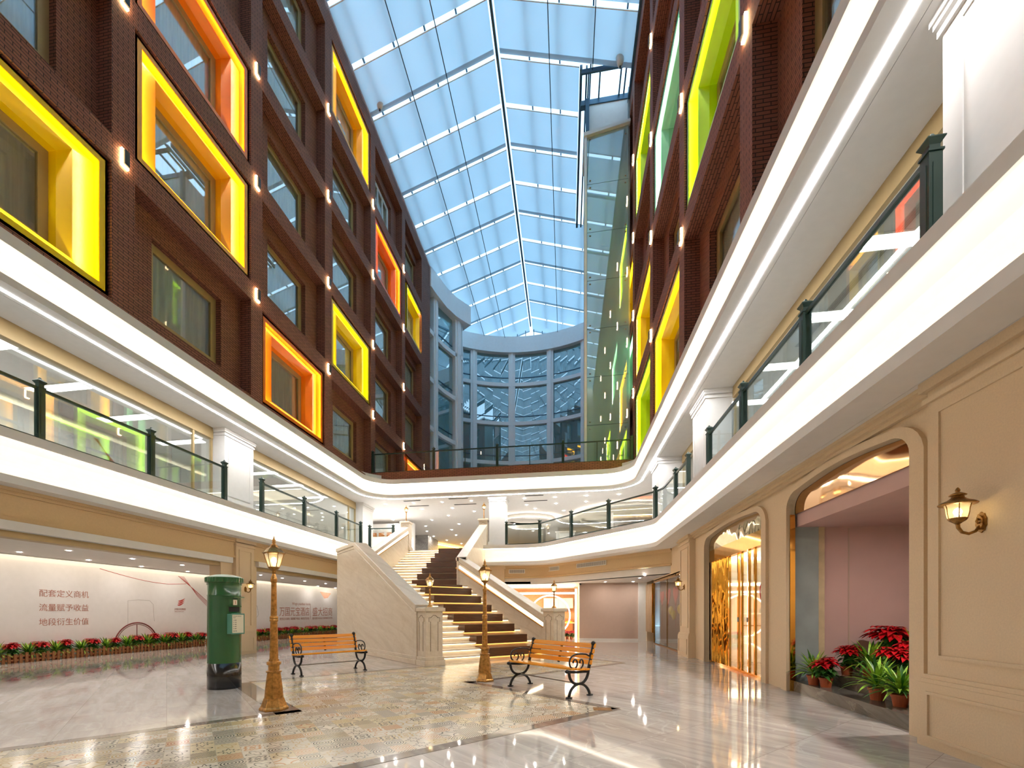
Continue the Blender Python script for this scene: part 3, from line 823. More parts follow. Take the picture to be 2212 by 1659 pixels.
# ---- second level interior: header, shop glass, columns, back walls
mb = MB()
mb.box(-10.95,-10.75,-8,12.4,6.66,7.0).box(-10.95,-10.75,13.8,22.0,6.66,7.0).box(4.15,4.35,-8,12.25,6.72,7.0).box(4.15,4.35,13.55,17.3,6.72,7.0)
S(mb, 'trim_shutter_header', M_winframe)
S(MB().box(-14.7,-14.5,-8,30,4.5,6.84), 'wall_left_upper', M_board)
S(MB().box(-15.3,-15.2,-8,30,4.5,7.0), 'wall_left_upper_back', M_white)
S(MB().box(8.2,8.4,-8,16.5,4.5,7.0), 'wall_right_upper', M_white)
o = MB().box(-14.85,-14.75,-6,28,6.72,6.75).build('cove_light',E_ucove); tag(o,'warm light strip hidden above the left upper back wall','cove light')
def column(name, x0, x1, y0, y1, z0, z1, face, base=0.30):
    mb = MB().box(x0,x1,y0,y1,z0,z1)
    mb.box(x0-0.05,x1+0.05,y0-0.05,y1+0.05,z0,z0+base)
    mb.box(x0-0.03,x1+0.03,y0-0.03,y1+0.03,z1-0.22,z1-0.16).box(x0-0.07,x1+0.07,y0-0.07,y1+0.07,z1-0.07,z1).box(x0-0.05,x1+0.05,y0-0.05,y1+0.05,z1-0.12,z1-0.07)
    return S(mb, name, M_white)
column('wall_column_left',-11.05,-10.4,12.45,13.75,Z2,7.0,0)
column('wall_column_left_far',-11.05,-10.4,22.05,23.3,Z2,7.0,0)
column('wall_column_right',3.53,4.15,12.3,13.5,Z2,7.0,0)
column('wall_column_right_near',3.53,4.2,3.6,4.92,Z2,7.0,0)
column('wall_column_hall',-3.75,-2.95,22.0,22.9,Z2,7.0,0)
column('wall_column_right_far',3.35,4.2,17.4,18.6,Z2,7.0,0)
def panelx(x, y0, y1, z0, z1, sg, mat, nm, wdt=0.03, pr=0.012, parent=None):
    S(MB().frame(y0,y1,z0,z1,wdt,x,x+sg*pr), nm, mat)
panelx(-10.4,12.6,13.6,4.95,6.7,1,M_white,'trim_panel_column_left')
panelx(3.53,12.45,13.35,4.95,6.7,-1,M_white,'trim_panel_column_right')
panelx(3.53,3.8,4.72,4.95,6.7,-1,M_white,'trim_panel_column_near')
# shop glass fronts on the second level
for (x, ya, yb) in ((-10.8,1,12.4),(-10.8,13.8,22.0),(4.2,1,12.25),(4.2,13.55,17.3)):
    WIN[0] += 1
    e = struct(empty('window_%d' % WIN[0]))
    MB().box(x-0.01,x+0.01,ya,yb,4.55,6.68).build('pane',M_shop_glass,e)
    f = MB().box(x-0.03,x+0.03,yb-0.06,yb,4.5,6.68).box(x-0.03,x+0.03,yb-0.75,yb-0.69,4.5,6.68)
    f.build('frame',M_winframe,e)
# stair hall at the back of the second level
S(MB().box(-11.05,-10.0,32.0,34.6,4.5,7.0), 'wall_lift_core', M_greystone)
S(MB().extrude([(-11.0,34.6,4.5),(-6.5,44.1,4.5),(-6.5,44.1,7.0),(-11.0,34.6,7.0)],(-0.2,0.1,0)).box(-6.6,10,44.1,44.3,4.5,7.0).box(-16,-11.05,31.8,32.0,4.5,7.0), 'wall_hall_back', M_cream)
o = MB().extrude([(-10.85,34.62,6.85),(-6.4,44.0,6.85),(-6.4,44.0,6.9),(-10.85,34.62,6.9)],(0.04,-0.02,0)).build('cove_light',emit('led_gold',(1,0.62,0.16),12.0)); tag(o,'golden light strip along the far wall of the upper hall','cove light')
S(MB().box(-16,-12.6,24.5,24.7,4.5,7.0), 'wall_hall_left', M_white)
def ringdrop(cx, cy_, r, z0, z1, nm, lab):
    S(MB().lathe([(r-0.5,z0),(r,z0),(r,z0+0.08),(r-0.12,z0+0.1),(r-0.25,z1),(r-0.6,z1)],32,(cx,cy_,0),caps=False), nm, M_white)
    o = MB().lathe([(r-0.05,z0+0.09),(r-0.10,z0+0.09)],32,(cx,cy_,0),caps=False).build('cove_light',E_shop); tag(o,lab,'cove light')
E_shop_old = E_shop; E_shop = emit('hall_ring_glow',(1.0,0.88,0.72),60.0)
ringdrop(-2.3,27.5,1.9,6.62,7.0,'ceiling_drop_round','warm light ring around the round ceiling drop by the stair head')
ringdrop(3.5,27.0,3.2,6.70,7.0,'ceiling_drop_round_right','warm light ring around the wide round ceiling drop behind the right railing')
E_shop = E_shop_old
t_ = empty('lit_shopfront',(-12.2,26.5,Z2)); tag(t_,'bright white lit shopfront at the left of the upper stair hall','shopfront')
MB().box(0,3.0,0.06,0.3,0,2.3).build('housing',M_white,t_)
MB().box(0.1,2.9,0.0,0.05,0.05,1.25).build('light_panel',emit('shopfront_glow',(1.0,0.97,0.92),5.0),t_)
for k_ in range(5): MB().box(0.3+0.5*k_,0.6+0.5*k_,-0.10,0.05,1.5,1.72).build('display_box',M_sofa,t_)
MB().box(0.1,2.9,-0.14,0.06,1.44,1.48).build('shelf',M_ivory,t_)
S(MB().box(2.4,6.2,24.9,25.1,4.5,6.45).box(6.0,6.2,19,25.1,4.5,7.0), 'wall_hall_right', M_darkmarble)
o = MB().box(2.45,5.9,24.84,24.88,6.46,6.49).build('cove_light',emit('led_gold2',(1,0.66,0.26),10.0)); tag(o,'golden light strip along the top of the dark marble shop wall','cove light')
S(MB().box(2.30,2.42,24.2,25.1,4.5,6.5), 'wall_hall_white_jamb', M_white)
S(MB().box(-0.6,0.5,27.5,28.3,4.5,6.2).box(-0.66,0.56,27.44,28.36,6.1,6.2), 'wall_hall_pier', M_white)

# ================================================================== GROUND LEVEL
# left shopfront: frieze, shutter box, pilaster, ceiling, backdrop
S(MB().box(-10.2,-9.95,-8,24,2.97,3.56).box(-9.95,-9.92,-8,24,2.97,3.03).box(-9.95,-9.90,-8,24,3.44,3.5).box(-9.95,-9.87,-8,24,3.5,3.56), 'trim_frieze_left', M_tan)
S(MB().box(-10.3,-9.9,-8,12.2,2.80,2.965).box(-10.3,-9.9,13.35,24,2.80,2.965), 'trim_shutter_box', M_white)
S(MB().box(-10.3,-10.05,-8,12.2,2.68,2.80).box(-10.3,-10.05,13.35,24,2.68,2.80), 'trim_shutter_track', M_winframe)
S(MB().box(-14.0,-10.2,-8,27,2.80,2.9), 'ceiling_left_ground', M_ceil)
S(MB().box(-14.0,-13.9,-8,27,2.78,2.98), 'trim_ceiling_edge_left', M_ceil)
o = MB().box(-14.18,-14.10,-7,26.8,3.02,3.05).build('cove_light',emit('led_board',(1,0.86,0.64),7.0)); tag(o,'warm light strip above the slogan board on the left','cove light')
S(MB().box(-15,-14.5,-8,27,0,3.56), 'wall_left_back', M_white)
S(MB().box(-15,-9.9,27,27.2,0,3.56), 'wall_left_far', M_white)
def pilaster(nm, x, sg, y0, y1, mat, ztop, d=0.16):
    mb = MB().box(x,x-sg*d,y0,y1,0,ztop)
    mb.box(x+sg*0.05,x-sg*d,y0-0.06,y1+0.06,0,0.62).box(x+sg*0.04,x-sg*d,y0-0.05,y1+0.05,0.62,0.66).box(x+sg*0.025,x-sg*d,y0-0.03,y1+0.03,0.66,0.70)
    mb.box(x+sg*0.03,x-sg*d,y0-0.03,y1+0.03,ztop-0.22,ztop-0.17).box(x+sg*0.05,x-sg*d,y0-0.05,y1+0.05,ztop-0.10,ztop)
    o = S(mb, nm, mat)
    t = MB().frame(y0+0.12,y1-0.12,0.86,ztop-0.32,0.035,x,x+sg*0.018)
    t.frame(y0+0.06,y1-0.06,0.09,0.54,0.03,x+sg*0.05,x+sg*0.068)
    S(t, nm.replace('wall_','trim_panel_'), mat); return o
pilaster('wall_pilaster_left',-9.9,1,12.32,13.12,M_cream,3.56,0.5)
S(MB().box(-10.4,-10.02,11.85,12.32,0,2.97).box(-10.4,-10.02,13.12,13.4,0,2.97), 'wall_jamb_left', M_cream)
# right wall with two arched openings
XW = 3.66
def archpoly(ya, yb, zs, zt, seg=10):
    "far side ya (larger y) to near side yb; low spring on the far side, crown towards the camera as in a basket arch"
    c = (ya+yb)/2; hw = (ya-yb)/2; r = 0.34; zr = 0.26
    pts = [(ya,0.0),(ya,zs)]
    for k in range(1,9):
        a = pi/2*k/8; pts.append((ya-r*(1-cos(a)), zs+zr*sin(a)))
    for k in range(1,10):
        t = k/10; y = ya-r-(2*hw-2*r)*t; pts.append((y, zs+zr+(zt-zs-zr)*sin(pi*t)))
    for k in range(8,0,-1):
        a = pi/2*k/8; pts.append((yb+r*(1-cos(a)), zs+zr*sin(a)))
    return pts+[(yb,zs),(yb,0.0)]
mb = MB()
A1, A2 = (8.2,5.47), (12.74,9.19)
ZS, ZT = 3.0, 3.33
mb.box(XW,XW+0.08,-8,A1[1],0,3.56).box(XW,XW+0.08,A1[0],A2[1],0,3.56).box(XW,XW+0.08,A2[0],15.42,0,3.56).box(XW,XW+0.3,15.42,20.05,2.66,3.56).box(XW,XW+0.3,21.6,22.3,0,3.56)
for (ya,yb) in (A1,A2):
    ap = archpoly(ya,yb,ZS,ZT)
    top = [(p[0],p[1]) for p in ap if p[1] > 0]
    for i in range(len(top)-1):
        (y0,z0),(y1,z1) = top[i],top[i+1]
        mb.extrude([(XW,y0,z0),(XW,y1,z1),(XW,y1,3.56),(XW,y0,3.56)],(0.08,0,0))
S(mb, 'wall_right', M_cream)
def archband(ya,yb,mat,nm,wd=0.20,pr=0.05):
    ap = archpoly(ya,yb,ZS,ZT); n = len(ap); out = []
    c = ((ya+yb)/2, 1.6)
    for i,(y,z) in enumerate(ap):
        a = ap[max(i-1,0)]; b = ap[min(i+1,n-1)]
        d = Vector((b[0]-a[0],b[1]-a[1])).normalized(); nn = Vector((-d.y,d.x))
        if nn.dot(Vector((y-c[0],z-c[1]))) < 0: nn = -nn
        ww = wd if z < ZS else wd*(1-0.5*min(1,(z-ZS)/0.26))
        out.append((y+nn.x*ww, max(0,z+nn.y*ww)))
    mb = MB()
    for i in range(n-1):
        q = [(XW-pr,*ap[i]),(XW-pr,*ap[i+1]),(XW-pr,*out[i+1]),(XW-pr,*out[i])]
        mb.extrude(q,(pr,0,0))
    return S(mb, nm, mat)
archband(*A1,M_cream,'trim_arch_near'); archband(*A2,M_cream,'trim_arch_far')
S(MB().box(XW-0.05,XW,-8,15.3,3.42,3.47).box(XW-0.10,XW,-8,15.3,3.47,3.52).box(XW-0.16,XW,-8,15.3,3.52,3.56), 'trim_cornice_right', M_cream)
pilaster('wall_pilaster_right_near',3.5,-1,3.95,5.06,M_cream,3.56,0.3)
pilaster('wall_pilaster_right_far',3.5,-1,13.75,14.85,M_cream,3.56,0.3)
S(MB().box(3.44,3.55,-8,3.9,0,3.56), 'wall_right_beside_camera', M_cream)
# curved frieze under the right balcony with its white soffit
fr_path = fillet([(-3.4,21.75),(-1.0,21.75),(3.66,16.7)],[1.6],10)
S(MB().sweep(fr_path,[(-0.3,2.97),(0,2.97),(0.04,2.97),(0.04,3.03),(0,3.05),(0,3.44),(0.05,3.5),(0.08,3.56),(-0.3,3.56)]), 'trim_frieze_right', M_tan)
S(MB().sweep(fr_path,[(-0.4,2.70),(-0.1,2.70),(-0.1,2.965),(-0.4,2.965)]), 'trim_soffit_edge_right', M_white)
poly = [(p[0]+0.05,p[1]+0.1) for p in fr_path]+[(3.66,24),(3.66,30),(-9.8,30),(-9.8,22.5),(-4.1,22.5)]
S(MB().prism(poly,2.70,2.8), 'ceiling_right_ground', M_ceil)
S(MB().box(-3.9,-2.95,21.6,22.1,0,3.56).box(-3.95,-2.9,21.55,22.1,3.40,3.56).frame(-3.78,-3.07,1.0,3.2,0.03,21.585,21.6,'Y'), 'wall_pilaster_hall', M_cream)
S(MB().box(0.62,3.3,21.85,22.05,0,2.75), 'wall_back_right', M_mauve)
S(MB().box(0.62,3.3,21.83,21.85,0,0.09), 'baseboard_back', M_white)
S(MB().box(3.30,3.66,21.72,22.05,0,2.75), 'wall_column_ground', M_white)
S(MB().box(-4.3,-4.1,17.6,22,0,3.56).box(-9,-4.1,22.3,22.5,0,3.56), 'wall_under_stairs', M_cream)
#PART3
# ================================================================== STAIRCASE
R_ = 0.155; T_ = 0.316; TU = 0.33
stair = empty('staircase', (SO[0],SO[1],0))
tag(stair, 'turning beige stone staircase with lit treads and dark wooden seating blocks', 'staircase')
off = Vector((-SO[0],-SO[1],0))
def kid(mb, name, mat, bevel=0.0):
    mb.v = [(v[0]-SO[0],v[1]-SO[1],v[2]) for v in mb.v]
    return mb.build(name, mat, stair, bevel=bevel)
PIN, POUT = 0.10, 4.02
Q0 = 0.125
for n in range(1,16):
    q = Q0+(n-1)*T_; z = n*R_
    mb = MB()
    if n < 15:
        mb.obox(SO,SU,SA,PIN-0.2,POUT+0.1,q,q+T_+0.03,z-0.035,z).obox(SO,SU,SA,PIN-0.2,POUT+0.1,q+0.035,q+T_+0.08,z-R_-0.01,z-0.035)
    else:
        E1 = st(POUT,q+0.0); 
        mb.prism([st(PIN-0.2,q),E1,(-4.2,18.0),(-8.0,18.0),(-8.0,15.2)],z-0.035,z)
        mb.prism([st(PIN-0.2,q+0.035),st(POUT,q+0.035),(-4.2,18.0),(-8.0,18.0),(-8.0,15.2)],z-R_-0.01,z-0.035)
    kid(mb,'step',M_stone)
    kid(MB().obox(SO,SU,SA,PIN,POUT,q+0.006,q+0.030,z-0.042,z-0.037),'step_light',E_step)
YU0 = 17.95
XA, XB_ = -7.92, -4.22
for m in range(1,15):
    y = YU0+(m-1)*TU; z = 15*R_+m*R_
    mb = MB().box(XA-0.1,XB_+0.1,y,y+TU+0.03 if m < 14 else 22.35,z-0.035,z).box(XA-0.1,XB_+0.1,y+0.035,y+TU+0.08,z-R_-0.01,z-0.035)
    kid(mb,'step',M_stone)
    kid(MB().box(XA,XB_,y+0.006,y+0.030,z-0.042,z-0.037),'step_light',E_step)
# wooden seating blocks
for k in range(8):
    q = 0.10+0.632*k; zb = 0.09+0.31*k
    h = 0.24 if k < 7 else 0.085
    mb = MB().obox(SO,SU,SA,1.88,3.77,q,q+0.72,zb,zb+h)
    b = kid(mb,'wooden_seat_block',M_walnut)
    l = MB().obox(SO,SU,SA,1.86,3.80,q-0.012,q+0.02,zb-0.028,zb-0.004)
    l.v = [(v[0]-SO[0],v[1]-SO[1],v[2]) for v in l.v]; l.build('under_light',E_amber,b)
for k in range(7):
    y = YU0+0.02+2*TU*k-0.03; zt = 15*R_+2*R_*(k+1)+0.012
    mb = MB().box(-6.30,XB_,y-0.02,y+2*TU+0.05,zt-(0.215 if k else 0.30),zt)
    b = kid(mb,'wooden_seat_block',M_walnut)
# parapets: sloping body with moulded coping
def lowpar(p0, p1, q0, qk, q1, z0, z1, name, endcap=True):
    sl = lambda q: z0+(min(q,qk)-q0)*(z1-z0)/(qk-q0)
    poly = [(q0,0),(q0,sl(q0)),(qk,z1),(q1,z1),(q1,0)]
    mb = MB().extrude([(*st(p0,q),z) for q,z in poly], (SU[0]*(p1-p0),SU[1]*(p1-p0),0))
    o = kid(mb,name,M_stone)
    cp = [(q0,sl(q0)-0.16),(q0,sl(q0)+0.02),(qk-0.02,z1+0.02),(q1+0.03,z1+0.02),(q1+0.03,z1-0.10),(qk+0.05,z1-0.10)]
    c = MB().extrude([(*st(p0-0.035,q),z) for q,z in cp], (SU[0]*(p1-p0+0.07),SU[1]*(p1-p0+0.07),0))
    cp2 = [(q0,sl(q0)-0.24),(q0,sl(q0)-0.20),(qk+0.02,z1-0.16),(q1+0.0,z1-0.16),(q1,z1-0.20),(qk+0.05,z1-0.20)]
    c.extrude([(*st(p0-0.015,q),z) for q,z in cp2], (SU[0]*(p1-p0+0.03),SU[1]*(p1-p0+0.03),0))
    c.v = [(v[0]-SO[0],v[1]-SO[1],v[2]) for v in c.v]; c.build('coping',M_stone,o,bevel=0.012)
    b = MB().obox(SO,SU,SA,p0-0.03,p1,q0,q1,0,0.13).obox(SO,SU,SA,p0-0.018,p1,q0,q1,0.13,0.22)
    b.v = [(v[0]-SO[0],v[1]-SO[1],v[2]) for v in b.v]; b.build('skirting',M_stone,o,bevel=0.01)
    return sl
sl = lowpar(-0.27,0.10,0.2,4.75,6.63,1.48,3.60,'parapet_left')
sl2 = lowpar(POUT,POUT+0.34,0.2,5.2,5.35,1.17+0.03,3.46,'parapet_right')
def handlight(pts, name='handrail_light'):
    pass
q0_, q1_ = 0.25, 5.25
za, zb_ = sl2(q0_)-0.24, sl2(q1_)-0.27
mb = MB().extrude([(*st(POUT-0.004,q0_),za),(*st(POUT-0.004,q1_),zb_),(*st(POUT-0.004,q1_),zb_-0.10),(*st(POUT-0.004,q0_),za-0.10)],(-SU[0]*0.012,-SU[1]*0.012,0))
kid(mb,'handrail_light',E_rail)
mb = MB().extrude([(*st(POUT,q0_),za-0.10),(*st(POUT,q1_+0.1),zb_-0.10),(*st(POUT,q1_+0.1),zb_-0.14),(*st(POUT,q0_),za-0.14)],(-SU[0]*0.05,-SU[1]*0.05,0))
kid(mb,'handrail',M_bronze)
# inner face light of the left parapet is hidden; upper flight parapets run straight back
def uppar(x0, x1, y0, y1, z0, z1, name, zlow):
    mb = MB().extrude([(x0,y0,zlow),(x0,y0,z0),(x0,y1,z1),(x0,y1,zlow+2.0)],(x1-x0,0,0))
    o = kid(mb,name,M_stone)
    c = MB().extrude([(x0-0.035,y0,z0-0.14),(x0-0.035,y0,z0+0.03),(x0-0.035,y1,z1+0.03),(x0-0.035,y1,z1-0.14)],(x1-x0+0.07,0,0))
    c.v = [(v[0]-SO[0],v[1]-SO[1],v[2]) for v in c.v]; c.build('coping',M_stone,o,bevel=0.012)
uppar(-8.28,XA,15.65,22.0,2.87,5.62,'parapet_upper_left',2.0)
uppar(XB_,-3.88,17.30,22.0,3.46,5.62,'parapet_upper_right',2.0)
kid(MB().prism([st(-0.27,6.63),st(0.1,6.63),(XA,15.6),(-8.28,15.6)],0,2.6),'landing_wall',M_stone)
mb = MB().extrude([(XA,16.0,2.98),(XA,21.95,5.42),(XA,21.95,5.30),(XA,16.0,2.86)],(0.012,0,0)); kid(mb,'handrail_light',E_rail)
mb = MB().extrude([(XA,16.0,2.86),(XA,21.95,5.30),(XA,21.95,5.26),(XA,16.0,2.82)],(0.05,0,0)); kid(mb,'handrail',M_bronze)
# newels
def newel(o, ux, uy, h, zb, name, hw=0.235):
    mb = MB().obox(o,ux,uy,-hw,hw,-hw,hw,zb,zb+h-0.09)
    mb.obox(o,ux,uy,-hw-0.05,hw+0.05,-hw-0.05,hw+0.05,zb,zb+0.14).obox(o,ux,uy,-hw-0.03,hw+0.03,-hw-0.03,hw+0.03,zb+0.14,zb+0.22)
    nw = kid(mb,name,M_stone,bevel=0.008)
    c = MB().obox(o,ux,uy,-hw-0.05,hw+0.05,-hw-0.05,hw+0.05,zb+h-0.11,zb+h-0.02).obox(o,ux,uy,-hw-0.02,hw+0.02,-hw-0.02,hw+0.02,zb+h-0.02,zb+h)
    c.v = [(v[0]-SO[0],v[1]-SO[1],v[2]) for v in c.v]; c.build('cap',M_stone,nw,bevel=0.01)
    g = MB()
    for (ax, bx) in ((ux,uy),(uy,ux)):
        for sgn in (-1,):
            f = lambda a,z: (o[0]+ax[0]*a+bx[0]*sgn*(hw+0.003), o[1]+ax[1]*a+bx[1]*sgn*(hw+0.003), z)
            t = zb+h-0.24; lo = zb+0.36
            path = [f(-0.10,lo),f(-0.10,t-0.12),f(-0.15,t-0.12),f(-0.15,t-0.02),f(-0.09,t-0.02),f(-0.07,t),f(-0.03,t+0.035),f(0.03,t+0.035),f(0.07,t),f(0.09,t-0.02),f(0.15,t-0.02),f(0.15,t-0.12),f(0.10,t-0.12),f(0.10,lo)]
            g.tube(path,0.006,5)
    g.v = [(v[0]-SO[0],v[1]-SO[1],v[2]) for v in g.v]; g.build('carved_panel',pbr('carved_groove',srgb(150,128,104),0.7) if 'carved_groove' not in MATS else MATS['carved_groove'],nw)
newel(st(0.0,0.0),SU,SA,1.44,0,'newel'); newel(st(4.21,0.0),SU,SA,1.44,0,'newel')
newel((-8.1,22.2),(1,0),(0,1),1.48,Z2-0.02,'newel',0.22); newel((-4.05,22.2),(1,0),(0,1),1.48,Z2-0.02,'newel',0.22)

# ================================================================== RAILINGS
def post_mb(mb, x, y, z, h, a=0.0, s=0.055):
    ux, uy = (cos(a),sin(a)), (-sin(a),cos(a))
    B = lambda w_,z0,z1: mb.obox((x,y),ux,uy,-w_,w_,-w_,w_,z+z0,z+z1)
    B(s+0.012,0,0.03); B(s,0.03,h-0.20)
    for k in range(4):
        c_, s_ = cos(a+k*pi/2), sin(a+k*pi/2)
        e1, e2 = (c_,s_), (-s_,c_)
        mb.obox((x,y),e1,e2,s,s+0.006,-s*0.45,s*0.45,z+0.12,z+h-0.30)
    B(s+0.01,h-0.20,h-0.18); B(s*0.8,h-0.18,h-0.13)
    mb.lathe([(s*0.8*1.41,z+h-0.13),(s*1.9,z+h-0.085),(s*1.9,z+h-0.075),(s*0.9,z+h-0.04),(s*0.5,z+h-0.03),(s*0.35,z+h-0.01),(s*0.2,z+h)],4,(x,y,0),rot=a+pi/4)
def railing(pts, z, label, h=1.18, thin_mid=False, curve=None, endposts=(True,True)):
    t = empty('balcony_railing', (pts[0][0],pts[0][1],z)); tag(t,label,'railing')
    o3 = Vector((pts[0][0],pts[0][1],z))
    loc = lambda mb: setattr(mb,'v',[tuple(Vector(v)-o3) for v in mb.v]) or mb
    for i, p in enumerate(pts):
        if (i == 0 and not endposts[0]) or (i == len(pts)-1 and not endposts[1]): continue
        a = atan2(pts[min(i+1,len(pts)-1)][1]-pts[max(i-1,0)][1], pts[min(i+1,len(pts)-1)][0]-pts[max(i-1,0)][0])
        mb = MB(); post_mb(mb,p[0],p[1],z,h,a); loc(mb).build('post',M_green_rail,t)
    for i in range(len(pts)-1):
        seg = [pts[i],pts[i+1]]
        if curve and i in curve: seg = curve[i]
        loc(MB().sweep(seg,[(-0.025,z+h-0.24),(0.025,z+h-0.24),(0.025,z+h-0.19),(-0.025,z+h-0.19)])).build('handrail',M_green_rail,t)
        loc(MB().sweep(seg,[(-0.015,z+0.03),(0.015,z+0.03),(0.015,z+0.06),(-0.015,z+0.06)])).build('bottom_rail',M_green_rail,t)
        loc(MB().sweep(seg,[(-0.005,z+0.06),(0.005,z+0.06),(0.005,z+h-0.24),(-0.005,z+h-0.24)])).build('glass_panel',M_rail_glass,t)
        if thin_mid:
            mx, my = (pts[i][0]+pts[i+1][0])/2, (pts[i][1]+pts[i+1][1])/2
            loc(MB().box(mx-0.018,mx+0.018,my-0.018,my+0.018,z,z+h-0.2)).build('baluster',M_green_rail,t)
XLr, XRr = -9.68, 3.13
railing([(XLr,y) for y in (2.4,4.68,6.97,9.26,11.58)],Z2,'dark green railing with glass on the left balcony, nearest run before the white column')
railing([(XLr,y) for y in (13.2,15.6,18.0,20.3)],Z2,'dark green railing with glass on the left balcony, run beyond the white column')
railing([(-9.64,21.22),(-8.42,21.24)],Z2,'short dark green railing between the far white column and the stair head')
cv = fillet([(3.03,16.25),(3.2,15.9),(XRr+.12,14.3)],[0.6],6)
railing([(-2.8,21.32),(-1.22,21.2),(0.21,19.52),(1.61,17.86),(3.03,16.25),(XRr+.12,14.3),(XRr+.15,13.0)],Z2,'dark green railing with glass along the slanting balcony right of the stairs',curve={4:cv})
railing([(3.30,y) for y in (11.25,9.19,6.94,4.73)],Z2,'dark green railing with glass on the right balcony above the arches')
railing([(-9.66,21.66),(-6.48,21.66),(-3.3,21.66),(-0.15,21.66),(3.0,21.66)],8.34,'dark green glass railing across the high brick parapet at the far end',thin_mid=True)

# ================================================================== LAMPS
def lantern(t, z, s=1.0):
    "six-sided lantern whose foot is at height z"
    P = lambda pr: [(r*s, z+h*s) for r,h in pr]
    MB().lathe(P([(0.02,-0.05),(0.03,-0.03),(0.03,0.0),(0.075,0.035),(0.085,0.05),(0.085,0.06)]),12).build('lantern_cup',M_brass_dk,t,smooth=False)
    fr = MB()
    for i in range(6):
        a = pi/6+i*pi/3
        fr.tube([(0.08*s*cos(a),0.08*s*sin(a),z+0.06*s),(0.145*s*cos(a),0.145*s*sin(a),z+0.27*s)],0.006*s,5)
    fr.lathe(P([(0.135,0.262),(0.168,0.268),(0.168,0.28),(0.15,0.285)]),6,rot=pi/6)
    fr.build('lantern_frame',M_brass_dk,t)
    MB().lathe(P([(0.078,0.06),(0.140,0.265)]),6,rot=pi/6,caps=False).build('lantern_glass',M_lampglass,t)
    MB().lathe(P([(0.16,0.28),(0.125,0.315),(0.10,0.35),(0.06,0.37),(0.055,0.395)]),6,rot=pi/6).build('lantern_roof',M_brass_dk,t)
    MB().lathe(P([(0.045,0.39),(0.05,0.405),(0.02,0.42),(0.03,0.44),(0.022,0.46),(0.028,0.475),(0.012,0.50),(0.004,0.54)]),10).build('finial',M_bronze,t,smooth=True)
    MB().lathe(P([(0.005,0.10),(0.028,0.12),(0.042,0.16),(0.03,0.20),(0.005,0.215)]),12).build('bulb',E_bulb,t,smooth=True)
t = empty('street_lamp',(-3.87,5.52,0)); lampA = t
tag(t,'tall antique gold lamp post with six-sided lantern standing beside the green postbox','lamp post')
MB().lathe([(0.185,0),(0.185,0.03),(0.165,0.05),(0.15,0.09),(0.135,0.13),(0.128,0.16)],6,rot=pi/6).build('foot',M_bronze,t,bevel=0.006)
fl = []
mb = MB(); n = 24
prof = [(0.125,0.16),(0.115,0.28),(0.098,0.42),(0.086,0.50)]
vs = []; fs = []
for r,z in prof:
    for i in range(n):
        a = 2*pi*i/n; rr = r*(1.0 if i%4 in (0,1) else 0.90); vs.append((rr*cos(a),rr*sin(a),z))
for j in range(3):
    for i in range(n): fs.append((j*n+i,j*n+(i+1)%n,(j+1)*n+(i+1)%n,(j+1)*n+i))
mb.add(vs,fs).build('fluted_base',M_bronze,t)
MB().lathe([(0.086,0.50),(0.098,0.505),(0.098,0.52),(0.07,0.53),(0.072,0.60),(0.088,0.605),(0.092,0.625),(0.088,0.645),(0.066,0.65),(0.062,0.68)],16).build('collar',M_bronze,t,smooth=False)
MB().lathe([(0.055,0.66),(0.047,1.10),(0.044,1.18),(0.052,1.185),(0.054,1.20),(0.050,1.215),(0.054,1.23),(0.05,1.25),(0.040,1.26),(0.032,1.70),(0.04,1.71),(0.042,1.75),(0.034,1.78),(0.02,1.82)],12).build('pole',M_bronze,t)
lantern(t,1.86,0.86)
dup(lampA,(-1.53,8.48,0),0.3,'tall antique gold lamp post with six-sided lantern standing in front of the wooden stair blocks')
t = empty('newel_lamp',(*st(0,0),1.44)); lampB = t
tag(t,'short gold lantern lamp on the left stone newel at the foot of the stairs','lamp')
MB().lathe([(0.075,0),(0.07,0.02),(0.05,0.04),(0.03,0.07),(0.024,0.10),(0.02,0.40),(0.028,0.42),(0.02,0.44)],12).build('stem',M_bronze,t)
lantern(t,0.47,0.72)
dup(lampB,(*st(4.21,0),1.44),0.2,'short gold lantern lamp on the right stone newel at the foot of the stairs')
dup(lampB,(-8.1,22.2,Z2+1.46),0.4,'small gold lantern lamp on the left newel at the head of the stairs')
dup(lampB,(-4.05,22.2,Z2+1.46),0.4,'small gold lantern lamp on the right newel at the head of the stairs')

# wall lanterns on curved arms (arm leaves the wall along +x)
t = empty('wall_lantern',(3.5,4.47,2.06)); t.rotation_euler = (0,0,pi); wl = t
tag(t,'large antique brass wall lantern on the near right cream pilaster','wall lantern')
bp = []
for i in range(20):
    a = 2*pi*i/20; r = 1.0 if i%2 else 0.9; bp.append((0,0.052*r*cos(a),0.01+0.09*r*sin(a)))
MB().extrude(bp,(0.012,0,0)).extrude([(0.012,y*0.7,0.003+z*0.7) for _,y,z in bp],(0.014,0,0)).build('back_plate',M_brass_dk,t)
arm = [(0.02,0,-0.02),(0.05,0,-0.065),(0.10,0,-0.085),(0.15,0,-0.07),(0.178,0,-0.03),(0.182,0,0.01)]
MB().tube(arm,[0.011,0.012,0.012,0.013,0.014,0.016],10).tube([(0.03,0,0.0),(0.045,0,0.022),(0.035,0,0.04),(0.022,0,0.03)],0.008,8).build('arm',M_brass_dk,t,smooth=True)
cx_ = 0.182
MB().lathe([(0.016,0.0),(0.03,0.012),(0.055,0.03),(0.066,0.045),(0.066,0.05)],14,(cx_,0,0)).build('lantern_cup',M_brass_dk,t,smooth=True)
MB().lathe([(0.066,0.05),(0.074,0.09),(0.078,0.13),(0.09,0.17)],14,(cx_,0,0),caps=False).build('lantern_glass',M_lampglass,t,smooth=True)
rb = MB()
